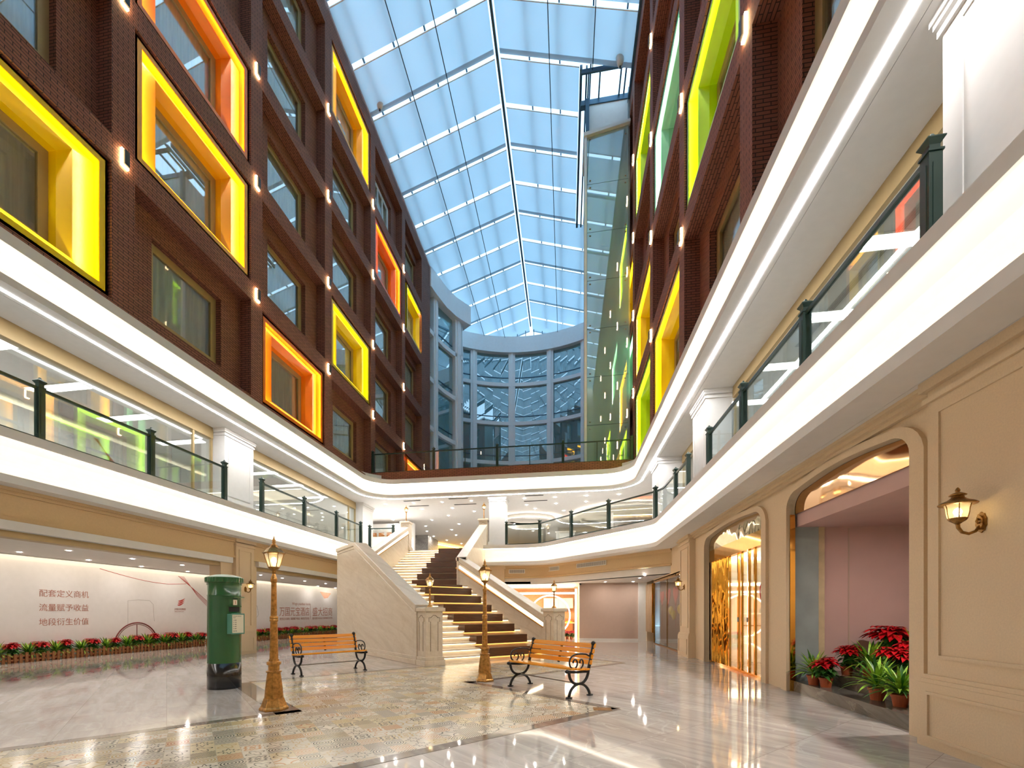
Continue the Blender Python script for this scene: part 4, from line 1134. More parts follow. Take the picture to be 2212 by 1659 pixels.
for i in range(6):
    a = i*pi/3; rb.tube([(cx_+r*cos(a),r*sin(a),z) for r,z in ((0.067,0.05),(0.076,0.09),(0.080,0.13),(0.092,0.17))],0.004,5)
rb.build('lantern_frame',M_brass_dk,t)
MB().lathe([(0.125,0.165),(0.13,0.172),(0.115,0.185),(0.07,0.205),(0.045,0.225),(0.04,0.24),(0.058,0.245),(0.058,0.252),(0.03,0.268),(0.012,0.275),(0.018,0.29),(0.012,0.305),(0.004,0.315)],16,(cx_,0,0)).build('lantern_roof',M_brass_dk,t)
MB().lathe([(0.004,0.07),(0.024,0.085),(0.03,0.105),(0.02,0.13),(0.004,0.14)],10,(cx_,0,0)).build('bulb',E_bulb,t,smooth=True)
dup(wl,(3.5,14.3,2.06),pi,'brass wall lantern on the far right pilaster beside the shop window')
dup(wl,(-9.9,12.72,2.02),0.0,'brass wall lantern on the left pilaster behind the green postbox')

# ================================================================== POSTBOX
t = empty('postbox',(-5.85,7.0,0)); t.rotation_euler = (0,0,radians(-14))
tag(t,'green pillar postbox with black base and domed cap on the marble floor','postbox')
MB().lathe([(0.262,0),(0.262,0.44)],48).build('base',M_black,t,smooth=True)
MB().lathe([(0.258,0.44),(0.258,1.58),(0.261,1.585),(0.261,1.60),(0.257,1.605),(0.257,1.80)],48,caps=False).build('body',M_mail_green,t,smooth=True)
n = 72; prof = [(0.268,1.78),(0.268,1.81),(0.292,1.815),(0.296,1.84),(0.296,1.895),(0.285,1.905)]
mb = MB(); vs = []; fs = []
for j,(r,z) in enumerate(prof):
    for i in range(n):
        rr = r-(0.006 if (j in (3,4) and i%2) else 0); a = 2*pi*i/n; vs.append((rr*cos(a),rr*sin(a),z))
for j in range(len(prof)-1):
    for i in range(n): fs.append((j*n+i,j*n+(i+1)%n,(j+1)*n+(i+1)%n,(j+1)*n+i))
mb.add(vs,fs); 
cp_ = mb.build('cap',M_mail_green,t)
MB().lathe([(0.286,1.902),(0.24,1.925),(0.15,1.95),(0.05,1.962),(0.002,1.964)],48,caps=False).build('dome',pbr('pale_dusty_green',srgb(150,176,150),0.4),cp_,smooth=True)
def arcbox(mb, r0, r1, a0, a1, z0, z1, n=10):
    vs = []; fs = []
    for i in range(n+1):
        a = a0+(a1-a0)*i/n
        for r,z in ((r0,z0),(r1,z0),(r1,z1),(r0,z1)): vs.append((r*cos(a),r*sin(a),z))
    for i in range(n):
        for j in range(4): fs.append((i*4+j,(i+1)*4+j,(i+1)*4+(j+1)%4,i*4+(j+1)%4))
    fs += [(3,2,1,0),tuple(n*4+j for j in range(4))]
    return mb.add(vs,fs)
hood = arcbox(MB(),0.25,0.31,-0.75,0.75,1.555,1.575); arcbox(hood,0.25,0.295,-0.42,0.42,1.40,1.415); hood.build('slot_hood',M_mail_green,t)
arcbox(MB(),0.255,0.263,-0.38,0.38,1.315,1.40).build('letter_slot',pbr('slot_black',(0.004,0.004,0.004),0.6),t)
MB().box(0.255,0.272,-0.035,0.035,1.43,1.52).build('number_plate',M_paper,t)
def text(body, size, loc, rot, mat, parent, name='lettering', align='LEFT', sx=1.0, sy=1.0, ext=0.001):
    cu = bpy.data.curves.new(name,'FONT'); cu.body = body; cu.size = size; cu.align_x = align; cu.extrude = ext
    o = bpy.data.objects.new(name,cu); C.objects.link(o); o.location = loc; o.rotation_euler = rot; o.scale = (sx,sy,1)
    cu.materials.append(mat)
    if parent is not None: o.parent = parent
    dg = bpy.context.evaluated_depsgraph_get(); dg.update()
    me = bpy.data.meshes.new_from_object(o.evaluated_get(dg)); me.name = name
    n = bpy.data.objects.new(name,me); n.location = loc; n.rotation_euler = rot; n.scale = (sx,sy,1)
    bpy.data.objects.remove(o); bpy.data.curves.remove(cu); C.objects.link(n)
    if not me.materials: me.materials.append(mat)
    if parent is not None: n.parent = parent
    return n
RX_ = (pi/2,0,pi/2)
text('1',0.075,(0.2735,0,1.45),RX_,M_inkred,t,'plate_number','CENTER')
nb = MB().box(0.22,0.335,-0.12,0.12,0.94,1.28).frame(-0.125,0.125,0.935,1.285,0.015,0.333,0.341).build('notice_box',M_mail_light,t,bevel=0.004)
pp = MB().box(0.334,0.338,-0.105,0.105,0.955,1.265).build('notice',M_paper,nb)
for i,(s_, z) in enumerate((('Posting & Collection',1.235),('Times',1.21),('1. 0900',1.165),('2. 1100',1.13),('3. 1300',1.095),('4. 1600',1.06),('5. 1800',1.025),('Saturday',0.985))):
    text(s_,0.018 if i < 2 else 0.02,(0.3385,-0.09,z),RX_,M_inkdark,nb,'notice_text')

# ================================================================== BENCHES
def bench_side():
    mb = MB()
    c = lambda pts,r: mb.tube([(0,d,z) for d,z in pts],r,8)
    def bez(p0,p1,p2,p3,n=10):
        return [((1-t)**3*p0[0]+3*(1-t)**2*t*p1[0]+3*(1-t)*t*t*p2[0]+t**3*p3[0],(1-t)**3*p0[1]+3*(1-t)**2*t*p1[1]+3*(1-t)*t*t*p2[1]+t**3*p3[1]) for t in [i/n for i in range(n+1)]]
    c(bez((0.02,0.40),(0.02,0.26),(0.12,0.20),(0.24,0.205))+bez((0.24,0.205),(0.36,0.20),(0.44,0.28),(0.45,0.40))[1:],0.022)
    c(bez((0.02,0.02),(0.03,0.12),(0.12,0.20),(0.24,0.205))+bez((0.24,0.205),(0.36,0.20),(0.45,0.12),(0.48,0.02))[1:],0.022)
    mb.box(-0.03,0.03,-0.02,0.06,0,0.022); mb.box(-0.03,0.03,0.44,0.52,0,0.022)
    c([(-0.01,0.405),(0.2,0.385),(0.45,0.38)],0.02)
    mb.lathe([(0.001,-0.03),(0.03,-0.02),(0.036,0),(0.03,0.02),(0.001,0.03)],10,(0,-0.02,0.41))
    c(bez((0.44,0.38),(0.48,0.5),(0.52,0.62),(0.56,0.80)),[0.026]*6+[0.022]*5)
    mb.lathe([(0.001,-0.04),(0.03,-0.025),(0.038,0),(0.03,0.025),(0.001,0.04)],10,(0,0.565,0.815))
    # scrolled arm
    c(bez((0.53,0.62),(0.46,0.60),(0.42,0.66),(0.36,0.655))+bez((0.36,0.655),(0.18,0.68),(0.02,0.66),(0.03,0.53))[1:]+bez((0.03,0.53),(0.04,0.42),(0.2,0.42),(0.2,0.52))[1:]+bez((0.2,0.52),(0.2,0.60),(0.10,0.60),(0.11,0.53))[1:],0.013)
    c(bez((0.14,0.44),(0.22,0.40),(0.34,0.44),(0.33,0.53))+bez((0.33,0.53),(0.32,0.60),(0.24,0.58),(0.26,0.52))[1:],0.012)
    c(bez((0.5,0.6),(0.46,0.66),(0.52,0.70),(0.545,0.67)),0.012)
    return mb
BL = 1.52
t = empty('garden_bench',(0,0,0)); bench = t
tag(t,'orange slatted park bench right of the lamp post, before the stairs','bench')
for x in (0.05,BL-0.05):
    o = bench_side().build('cast_iron_end',M_iron,t,smooth=True); o.location = (x,0,0)
for i,(d,z) in enumerate(((0.02,0.43),(0.125,0.42),(0.23,0.41),(0.335,0.405))):
    MB().box(0,BL,d,d+0.10,z,z+0.03).build('seat_slat',M_bench,t,bevel=0.006)
for i in range(4):
    f = i/3; d0, z0 = 0.455+0.085*f, 0.49+0.085*3*f*1.0
    mb = MB().extrude([(0,d0,z0),(0,d0+0.02,z0+0.07),(0,d0+0.043,z0+0.065),(0,d0+0.023,z0-0.005)],(BL,0,0))
    mb.build('back_slat',M_bench,t,bevel=0.006)
MB().extrude([(BL/2-0.02,0.49,0.47),(BL/2-0.02,0.59,0.81),(BL/2-0.02,0.605,0.80),(BL/2-0.02,0.505,0.46)],(0.04,0,0)).build('back_strap',M_iron,t)
MB().tube([(0.05,0.24,0.205),(BL-0.05,0.24,0.205)],0.010,6).build('stretcher',pbr('dull_steel',srgb(150,146,136),0.35,0.8),t)
a = atan2(6.81-7.95,0.14+1.02)
bench.location = (-1.02,7.95,0); bench.rotation_euler = (0,0,a)
a2 = atan2(9.73-8.43,-4.38+5.34)
# second bench: its front looks to the tiled path, so the near end is the foot at the lower left
dup(bench,(-5.34,8.43,0),atan2(9.73-8.43,-4.38+5.34),'orange slatted park bench in front of the left stair wall')

# ================================================================== PLANTS
CLAMP = [None]
def leaf(mb, base, ang, ln, wd, rise, droop, n=4, fold=0.15):
    d = Vector((cos(ang),sin(ang),0)); sd = Vector((-sin(ang),cos(ang),0)); vs = []; fs = []
    for i in range(n+1):
        t = i/n; w_ = wd*max(0.06,sin(pi*min(1,0.12+0.88*t))**0.8) if t < 1 else wd*0.05
        p = Vector(base)+d*(ln*t)+Vector((0,0,rise*t-droop*t*t))
        vs += [tuple(p-sd*w_/2+Vector((0,0,w_*fold))),tuple(p),tuple(p+sd*w_/2+Vector((0,0,w_*fold)))]
    if CLAMP[0] is not None: vs = [(max(CLAMP[0],min(0.30,v[0])),v[1]*0.92,v[2]) for v in vs]
    for i in range(n):
        fs += [(i*3,i*3+1,i*3+4,i*3+3),(i*3+1,i*3+2,i*3+5,i*3+4)]
    mb.add(vs,fs)
def pot(t, s=1.0):
    p = MB().lathe([(0.075*s,0),(0.095*s,0.13*s),(0.105*s,0.13*s),(0.108*s,0.165*s),(0.095*s,0.165*s),(0.09*s,0.15*s)],20).build('pot',M_pot,t,smooth=False)
    MB().lathe([(0.001,0.148*s),(0.092*s,0.15*s)],16,caps=False).build('soil',M_soil,p)
def poinsettia(seed, heads, hgt):
    rnd = random.Random(seed); t = empty('poinsettia',(0,0,0)); tag(t,'poinsettia','plant')
    pot(t)
    st_ = MB(); lf = MB(); br = MB()
    for k in range(heads):
        a = k*2*pi/heads+rnd.random(); r = 0.0 if (heads > 3 and k == 0) else rnd.uniform(0.07,0.16)
        top = Vector((r*cos(a),r*sin(a),hgt*rnd.uniform(0.92,1.05)))
        st_.tube([(0,0,0.14),(top.x*0.4,top.y*0.4,hgt*0.55),tuple(top)],0.006,5)
        for layer,(nn,ln,z,rs,dr) in enumerate(((6,0.10,0.02,0.05,0.05),(8,0.16,0.0,0.03,0.07),(8,0.20,-0.03,0.0,0.07))):
            for i in range(nn):
                leaf(br,(top.x,top.y,top.z+z),2*pi*i/nn+rnd.uniform(-.3,.3)+layer*.4,ln*rnd.uniform(.8,1.1),0.075,rs,dr)
        for i in range(9):
            leaf(lf,(top.x*0.6,top.y*0.6,hgt*rnd.uniform(0.42,0.9)),rnd.uniform(0,2*pi),rnd.uniform(0.12,0.2),0.085,0.03,0.10)
    for i in range(8): leaf(lf,(0,0,hgt*rnd.uniform(0.3,0.7)),rnd.uniform(0,2*pi),rnd.uniform(0.15,0.22),0.09,0.02,0.12)
    st_.build('stems',M_leaf,t); lf.build('leaves',M_leaf,t,smooth=True); br.build('red_bracts',M_red,t,smooth=True)
    return t
def spider(seed, n=62, ln=0.44):
    rnd = random.Random(seed); t = empty('variegated_foliage_plant',(0,0,0)); tag(t,'striped plant','plant'); pot(t)
    a_, b_ = MB(), MB()
    for i in range(n):
        ang = i*2.399+rnd.uniform(-.2,.2); f = i/n
        l_ = ln*rnd.uniform(.8,1.1)*(1-0.55*f); rise = 0.20+0.22*f*rnd.uniform(.8,1.2)+rnd.uniform(0,.06); z = 0.15+0.08*f
        leaf(a_ if i%3 else b_,(0,0,z),ang,l_,0.042,rise,0.30*(1-0.75*f),6,0.22)
    a_.build('striped_leaves',M_spider,t,smooth=True)
    b_.build('green_leaves',M_leaf,t,smooth=True); return t
pA, pB = poinsettia(3,4,0.46), poinsettia(5,5,0.48)
sA, sB = spider(11,56,0.44), spider(12,64,0.46)
CLAMP[0] = -0.22
pC, pD = poinsettia(23,4,0.46), poinsettia(25,5,0.48)
sC, sD = spider(31,66,0.42), spider(32,72,0.44)
CLAMP[0] = None
def place(proto, loc, rz, lab, group, s=1.0): return dup(proto,loc,rz,lab,group,s)
rn = random.Random(4)
bed1 = [9.61,10.23,10.89,11.60,12.33,13.02,13.72,14.39,15.11,15.75]
for i,y in enumerate(bed1):
    place((pC,pD)[i%2],(-14.16,y,0.0),0.0,'red poinsettia in the bed under the slogan board, %s from the left' % ORD[i],'poinsettias in the left bed',rn.uniform(.95,1.12))
for i,y in enumerate([9.2]+[(bed1[k]+bed1[k+1])/2 for k in range(9)]):
    place((sC,sD)[i%2],(-14.14,y,0.0),0.0,'spiky striped plant in the bed under the slogan board, %s from the left' % ORD[i],'spiky plants in the left bed',rn.uniform(.9,1.05))
bed2 = [19.19,19.81,20.55,21.23,21.9,22.54,23.3,23.93,24.69,25.31,26.05]
for i,y in enumerate(bed2):
    place((pD,pC)[i%2],(-14.16,y,0.0),0.0,'red poinsettia in the bed under the hotel board, %s from the pilaster' % ORD[i],'poinsettias in the far left bed',rn.uniform(.95,1.1))
for i,y in enumerate([18.85]+[(bed2[k]+bed2[k+1])/2 for k in range(10)]):
    place((sD,sC)[i%2],(-14.14,y,0.0),0.0,'spiky striped plant in the bed under the hotel board, %s from the pilaster' % ORD[i],'spiky plants in the far left bed',rn.uniform(.85,1.0))
pick = MB().add([(-0.01,-0.032,0),(0.01,-0.032,0),(0.01,0.032,0),(-0.01,0.032,0),(-0.01,-0.032,0.25),(0.01,-0.032,0.25),(0.01,0.032,0.25),(-0.01,0.032,0.25)],[(3,2,1,0),(4,5,6,7),(0,1,5,4),(1,2,6,5),(2,3,7,6),(3,0,4,7)])
def fence(y0, y1, step, lab):
    t = empty('picket_fence',(-13.92,y0,0)); tag(t,lab,'fence')
    MB().box(-0.025,-0.008,0,y1-y0,0.06,0.10).build('lower_rail',M_fence,t); MB().box(-0.025,-0.008,0,y1-y0,0.16,0.20).build('upper_rail',M_fence,t)
    p0 = None; y = 0.0; i = 0
    while y < y1-y0 and i < 99:
        if p0 is None: o = p0 = pick.build('picket',M_fence,t)
        else: o = p0.copy(); C.objects.link(o); o.parent = t
        o.location = (0,y,0.0); o.rotation_euler = (rn.uniform(-.06,.06),0,0); o.scale = (1,1,rn.uniform(.9,1.12)); y += step; i += 1
fence(8.6,16.2,0.125,'low brown picket fence along the flower bed under the slogan wall')
fence(18.5,26.6,0.115,'low brown picket fence along the flower bed under the hotel board')
# alcove plants
al = [(sA,(3.84,7.82,.17),0.9,'spiky striped plant in a terracotta pot at the left end of the alcove step'),
      (pA,(3.89,7.58,.17),0.88,'red poinsettia in a terracotta pot beside the leftmost spiky alcove plant'),
      (pB,(4.27,7.75,.34),0.85,'red poinsettia in a pot on the upper alcove step against the pink wall'),
      (sB,(4.45,7.52,.34),0.95,'spiky striped plant in the middle of the upper alcove step'),
      (pB,(4.90,7.72,.34),1.42,'tallest red poinsettia at the back of the alcove'),
      (sA,(3.98,6.58,.17),0.95,'large spiky striped plant in a terracotta pot at the front of the alcove step'),
      (sB,(3.97,6.16,.17),0.88,'spiky striped plant in a pot beside the right jamb of the alcove'),
      (pA,(4.40,6.92,.34),0.95,'red poinsettia on the middle step behind the front spiky plants of the alcove'),
      (sA,(5.02,7.35,.34),1.25,'spiky striped plant behind the right hand poinsettias of the alcove'),
      (pA,(4.78,7.10,.34),1.15,'red poinsettia partly hidden by the right jamb of the alcove')]
for i,(pr,loc,s,lab) in enumerate(al): place(pr,loc,i*1.3,lab,'potted plants in the alcove',s)
for i in range(4): place((pA,pB)[i%2],(-0.35+0.2*i,22.5,0.0),i,'small red poinsettia in the row by the lit shop portal, %s from the right' % ORD[3-i],'poinsettias by the lit portal',0.8)
for pr in (pA,pB,sA,sB,pC,pD,sC,sD):
    for ch in list(pr.children):
        for g in list(ch.children): bpy.data.objects.remove(g)
        bpy.data.objects.remove(ch)
    bpy.data.objects.remove(pr)
#PART4
# ================================================================== SLOGAN BOARDS
def curve_line(mb, pts, r=0.006): mb.tube([(x,y,z) for x,y,z in pts], r, 5)
bd = empty('advert_board',(-14.4,0,0)); tag(bd,'pale grey slogan board with three lines of rose lettering behind the left flower bed','advert board')
MB().box(-0.05,0,-6,17.4,0,2.70).build('panel',M_board,bd)
for s_, z in (('配套定义商机',1.765),('流量赋予收益',1.365),('地段衍生价值',0.955)):
    text(s_,0.222,(0.004,10.34,z),RX_,M_ink,bd)
text('万国元宝集团',0.085,(0.004,14.72,1.40),RX_,M_ink,bd,'logo_caption')
text('WANGUO YUANBAO GROUP',0.03,(0.004,14.74,1.33),RX_,M_ink,bd,'logo_caption')
mb = MB()
for k in range(3):
    pts = []
    n = 10
    for i in range(n+1):
        t = i/n; pts.append((0.003,14.86+0.30*t+0.02*k,1.60+0.075*k+0.10*t**1.5))
    lo = [(0.003,p[1]+0.01,p[2]-0.055*sin(pi*min(1,0.15+0.85*i/n))) for i,p in enumerate(pts)]
    for i in range(n): mb.quad(pts[i],pts[i+1],lo[i+1],lo[i])
mb.build('logo_swoosh',M_inkred,bd)
w_ = MB()
for r0 in (0.80,0.74):
    w_.tube([(0.0,13.24+r0*cos(a),0.16+r0*sin(a)) for a in [pi*i/30 for i in range(31)]],0.022 if r0 > .77 else 0.010,6)
w_.tube([(0,13.24,0.16),(0,13.24,0.9)],0.014,5)
w_.build('wheel_drawing',pbr('maroon_ink',srgb(120,50,50),0.7),bd)
l = MB()
l.tube([(0,12.92,0.9),(0,12.92,1.70),(0,13.30,1.74),(0,13.72,1.72),(0,13.85,1.6),(0,13.9,1.0)],0.006,4)
l.build('carriage_outline',M_inkgrey,bd)
l = MB()
for k in range(6):
    l.tube([(0,14.9+k*0.05,2.68-k*0.0),(0,15.8,2.1-k*0.03),(0,16.6,1.55-k*0.05),(0,17.2,1.35-k*.06)],0.005 if k else 0.009,4)
l.tube([(0,12.0+i*0.25,2.68-0.33*sin(min(1,i/10)*pi/2)+ (0.0 if i < 10 else 0.02*(i-10))) for i in range(14)],0.008,4)
l.build('red_line_drawing',M_inkred,bd)
bd2 = empty('advert_board',(-14.4,17.5,0)); tag(bd2,'pale grey board naming the hotel in large rose characters, beyond the left pilaster','advert board')
MB().box(-0.05,0,0,9.4,0,2.70).build('panel',M_board,bd2)
text('万国元宝酒店',0.46,(0.004,3.46,1.17),RX_,M_ink,bd2,sy=1.12)
text('盛大招商',0.58,(0.004,6.50,1.15),RX_,M_ink,bd2,sx=0.98,sy=0.95)
text('Wogo yuanbao hotel',0.20,(0.004,4.55,1.72),RX_,M_ink,bd2)
text('配套定义商机  流量赋予收益  地段衍生价值',0.14,(0.004,3.5,0.93),RX_,M_ink,bd2,'small_lettering')
text('盛大招商 WOGO YUANBAO HOTEL',0.14,(0.004,6.5,0.93),RX_,M_ink,bd2,'small_lettering')
MB().box(0,0.003,6.28,6.30,0.95,1.8).build('divider_line',M_ink,bd2)
l = MB(); l.tube([(0,1.0,0.6),(0,1.5,0.85),(0,1.9,1.2),(0,1.8,1.6),(0,1.3,2.0)],0.008,4)
l.build('red_line_drawing',M_inkgrey,bd2)
MB().add([(0.003,7.3,2.55),(0.003,8.6,2.5),(0.003,8.2,2.2),(0.003,7.8,2.15)],[(0,1,2,3)]).build('peach_motif',pbr('peach_ink',srgb(226,176,150),0.7),bd2)
bd3 = empty('advert_board',(-14.38,0,Z2)); tag(bd3,'pale board with red characters on the left upper back wall, seen through the railing glass','advert board')
MB().box(-0.02,0.01,3,19,0.0,2.30).build('panel',M_board,bd3)
text('万国元宝酒店',0.55,(0.014,8.2,0.38),RX_,M_inkred,bd3,'lettering')
l = MB()
for k in range(7): l.tube([(0.012,11.8+k*.02,2.2),(0.012,12.6,1.5-k*.05),(0.012,13.4,0.9-k*.1),(0.012,14.6,0.3-k*.1)],0.006 if k else .012,4)
l.build('red_line_drawing',M_inkred,bd3)

# ================================================================== ARCHED ALCOVE (near right)
S(MB().box(3.72,4.12,5.2,8.25,0,0.17).box(4.12,5.30,5.2,8.3,0,0.34).box(5.30,9.5,5.2,8.6,0,0.50), 'floor_alcove_steps', M_step_stone)
S(MB().box(3.74,4.12,8.24,8.40,0.0,3.56), 'wall_alcove_blue', M_bluegrey)
S(MB().box(4.12,4.22,8.26,8.45,0.17,3.56), 'wall_alcove_jamb', M_beigejamb)
S(MB().box(4.22,9.6,8.32,8.5,0.17,2.72), 'wall_alcove_pink', M_pink)
S(MB().box(4.6,4.62,8.31,8.325,0.3,2.7), 'trim_alcove_seam', M_mauve)
S(MB().box(3.91,9.6,5.2,8.6,2.72,2.8).box(3.78,3.91,5.2,8.6,2.72,3.5), 'ceiling_alcove', M_pink)
S(MB().box(9.4,9.6,5,8.6,0,3), 'wall_alcove_end', M_pink)
S(MB().box(3.78,9.6,4.9,5.25,0,3.5), 'wall_alcove_near', M_cream)
ap = [p for p in archpoly(*A1,ZS,ZT) if p[1] > 2.9]
o = MB().extrude([(3.745,8.2,2.93)]+[(3.745,y,z) for y,z in ap if z > 2.93]+[(3.745,5.47,2.93)],(0.03,0,0)).build('arch_mirror',M_amberw)
tag(o,'rippled gold mirror panel filling the top of the near arch above the plants','mirror panel')
dla = empty('downlight',(4.6,5.75,2.719)); tag(dla,'small recessed spotlight in the alcove ceiling above the plants','downlight')
MB().lathe([(0.06,-0.004),(0.085,-0.006),(0.09,0.0)],16,caps=False).build('trim_ring',M_white,dla)
MB().lathe([(0.06,-0.001),(0.001,-0.001)],12,caps=False).build('lens',emit('alcove_spot',(1,0.93,0.86),800.0),dla)
o = MB().box(3.665,3.74,8.18,8.235,0.0,2.92).build('mirror_strip',M_gold); tag(o,'gold mirror strip on the far jamb of the plant alcove','mirror strip')
o = MB().box(3.70,3.95,5.465,5.485,0.0,2.92).build('mirror_strip',M_gold); tag(o,'gold mirror strip on the near jamb of the plant alcove','mirror strip')

# ================================================================== GOLD SHOP DOORS (far arch)
ap = [p for p in archpoly(*A2,ZS,ZT) if p[1] > 2.9]
o = MB().extrude([(3.745,A2[0],2.90)]+[(3.745,y,z) for y,z in ap]+[(3.745,A2[1],2.90)],(0.03,0,0)).build('arch_mirror',M_silverw)
tag(o,'rippled pale gold mirror panel filling the top of the far arch above the gold doors','mirror panel')
t = empty('shop_door',(3.80,9.19,0)); tag(t,'gold framed glass shop entrance with folded gold mirror side in the far arch','door')
MB().box(-0.06,0.06,0.02,3.53,2.62,2.92).build('header',M_gold,t)
mb = MB(); n = 7
for i in range(n):
    y0 = 2.22+1.30*i/n; y1 = 2.22+1.30*(i+1)/n; ym = (y0+y1)/2
    mb.extrude([(0.02,y0,0.02),(-0.03,ym,0.02),(0.02,y1,0.02)],(0,0,2.6))
mb.build('folded_mirror_panel',M_goldv,t)
MB().box(-0.05,0.05,0.02,3.53,0,0.05).build('threshold',M_gold,t)
for y in (0.02,0.72,1.02,1.42,1.62,2.18):
    MB().box(-0.022,0.022,y,y+0.055,0.05,2.62).build('mullion',M_gold,t)
for (y0,y1) in ((0.09,0.72),(0.79,1.02),(1.09,1.42),(1.69,2.18)):
    MB().box(-0.005,0.005,y0,y1,0.05,2.62).build('glass_panel',M_shop_glass,t)
for y in (0.98,1.50):
    h = MB().lathe([(0.001,-0.012),(0.035,-0.01),(0.035,0.01),(0.001,0.012)],14); h.v = [(z-0.065,y+a*0.8,1.15+b*1.5) for a,b,z in h.v]
    h.build('pull_plate',M_vent,t)
mb = MB()
for k in range(2):
    mb.tube([(-0.012,0.38+ (0.12-0.02*k)*cos(a),1.72+(0.20-0.03*k)*sin(a)) for a in [2*pi*i/24 for i in range(24)]],0.005,5,closed=True)
for i in range(6):
    a = pi*i/6; mb.tube([(-0.012,0.38+0.09*cos(a),1.72+0.15*sin(a)),(-0.012,0.38-0.09*cos(a),1.72-0.15*sin(a))],0.004,4)
mb.build('red_paper_cut',M_heart,t)
S(MB().box(3.88,8.2,8.75,8.9,0,3.2).box(3.88,8.2,12.95,13.1,0,3.2).box(8.0,8.2,8.9,13,0,3.2).box(3.96,8.2,8.9,13.0,2.85,2.95), 'wall_gold_shop', M_ivory)
sh = empty('display_shelf',(7.6,9.4,0)); tag(sh,'lit ivory display shelving inside the gold door shop','shelf')
MB().box(0.3,0.4,0,3.4,0,2.6).build('back_panel',M_ivory,sh)
for z in (0.75,1.35,1.95): 
    b = MB().box(0,0.3,0,3.4,z,z+0.04).build('shelf_board',M_winframe,sh)
    MB().box(0.26,0.29,0.02,3.38,z-0.03,z-0.005).build('shelf_light',E_shop,b)
sh = empty('display_shelf',(4.6,12.6,0)); tag(sh,'tall lit ivory shelf tower against the far side of the gold door shop','shelf')
MB().box(0,2.6,0.25,0.33,0,2.7).build('back_panel',M_ivory,sh)
for z in (0.95,2.05):
    b = MB().box(0,2.6,-0.05,0.25,z,z+0.03).build('shelf_board',M_cam,sh)
for x in (0.02,):
    MB().box(x,x+0.05,-0.06,-0.02,0.1,2.65).build('edge_light',E_shop,sh)
ct = empty('shop_counter',(5.4,9.6,0)); tag(ct,'ivory shop counter with diamond lattice front behind the gold doors','counter')
MB().box(0,0.5,0,1.2,0,0.85).build('body',M_ivory,ct); MB().box(-0.03,0.53,-0.03,1.23,0.85,0.9).build('top',M_white,ct)
o = MB().lathe([(0.001,-0.09),(0.06,-0.07),(0.09,0),(0.06,0.07),(0.001,0.09)],16,(5.7,10.3,1.35)).build('globe_lamp',E_bulb,smooth=True); tag(o,'small glowing globe lamp over the counter behind the gold doors','lamp')
o = MB().box(4.2,8.0,9.0,9.06,2.70,2.76).box(4.2,8.0,12.8,12.86,2.70,2.76).build('cove_light',E_shop); tag(o,'warm light strips along the ceiling of the gold door shop','cove light')

# ================================================================== FAR RIGHT SHOP WINDOW
e = empty('shop_window',(3.66,15.42,0)); tag(e,'large far right shop window hung with red hearts','shop window')
MB().box(0.04,0.055,0.0,4.63,0.05,2.56).build('glass_panel',M_shop_glass,e)
MB().frame(0,4.63,0,2.66,0.035,0.0,0.06).box(0.03,0.06,2.2,2.225,0.035,2.6).build('frame',M_brass_dk,e)
MB().box(0.0,0.08,0.0,4.63,2.54,2.66).build('header',M_goldv,e)
S(MB().box(3.96,6.8,15.2,15.35,0,2.9).box(3.96,6.8,20.1,20.3,0,2.9).box(6.7,6.8,15.3,20.2,0,2.9).box(3.96,6.8,15.3,20.2,2.72,2.8), 'wall_heart_shop', M_mauve)
S(MB().box(3.9,6.7,15.4,20.1,0.0,0.02), 'floor_heart_shop', M_floor)
o = MB().extrude([(3.6,20.08,0.45),(3.6,21.58,0.45),(3.6,21.58,2.55),(3.6,20.08,2.55)],(0.06,0,0)).build('gold_panel',M_goldv); tag(o,'crumpled gold mirror panel beside the far right shop window','mirror panel')
def heartpts(s):
    return [(s*16*sin(a)**3/17, s*(13*cos(a)-5*cos(2*a)-2*cos(3*a)-cos(4*a))/17) for a in [2*pi*i/30 for i in range(30)]]
for i,(y,z,s) in enumerate(((16.0,1.98,0.36),(17.0,1.95,0.40),(18.2,1.95,0.38),(19.3,1.92,0.36))):
    o = MB().extrude([(0,a,b) for a,b in heartpts(s)],(0.02,0,0)).build('heart_decoration',M_heart); o.location = (3.85,y,z)
    tag(o,'large red paper heart hanging in the far right shop window, %s from the camera' % ORD[i],'heart decoration','red hearts in the shop window')
    MB().box(0.008,0.012,-0.012,0.012,-1.15,-0.3).build('streamer',M_heart,o)
for i,(y,z) in enumerate(((16.35,1.25),(16.75,1.42),(17.7,1.22),(18.15,1.38))):
    o = MB().lathe([(0.001,-0.17),(0.09,-0.14),(0.15,-0.03),(0.15,0.06),(0.10,0.15),(0.001,0.18)],14).build('foil_balloon',M_balloon,smooth=True); o.location = (3.95,y,z); o.scale = (0.6,1,1)
    tag(o,'yellow foil balloon in the far right shop window, %s from the camera' % ORD[i],'balloon','yellow balloons in the shop window')
    MB().lathe([(0.02,-0.20),(0.004,-0.165)],8).build('knot',M_balloon,o)
sh = empty('display_cabinet',(5.6,16.6,0)); tag(sh,'lit display cabinet with pale panels inside the far right shop','cabinet')
MB().box(0.4,0.5,0,2.2,0.3,1.5).build('back_panel',M_ivory,sh)
MB().frame(0,2.2,0.3,1.5,0.06,0.2,0.4).box(0.2,0.4,0.7,0.76,0.3,1.5).box(0.2,0.4,1.45,1.51,0.3,1.5).build('frame',M_darkmarble,sh)
MB().box(0.34,0.39,0.08,2.12,0.36,0.39).build('cabinet_light',E_shop,sh)

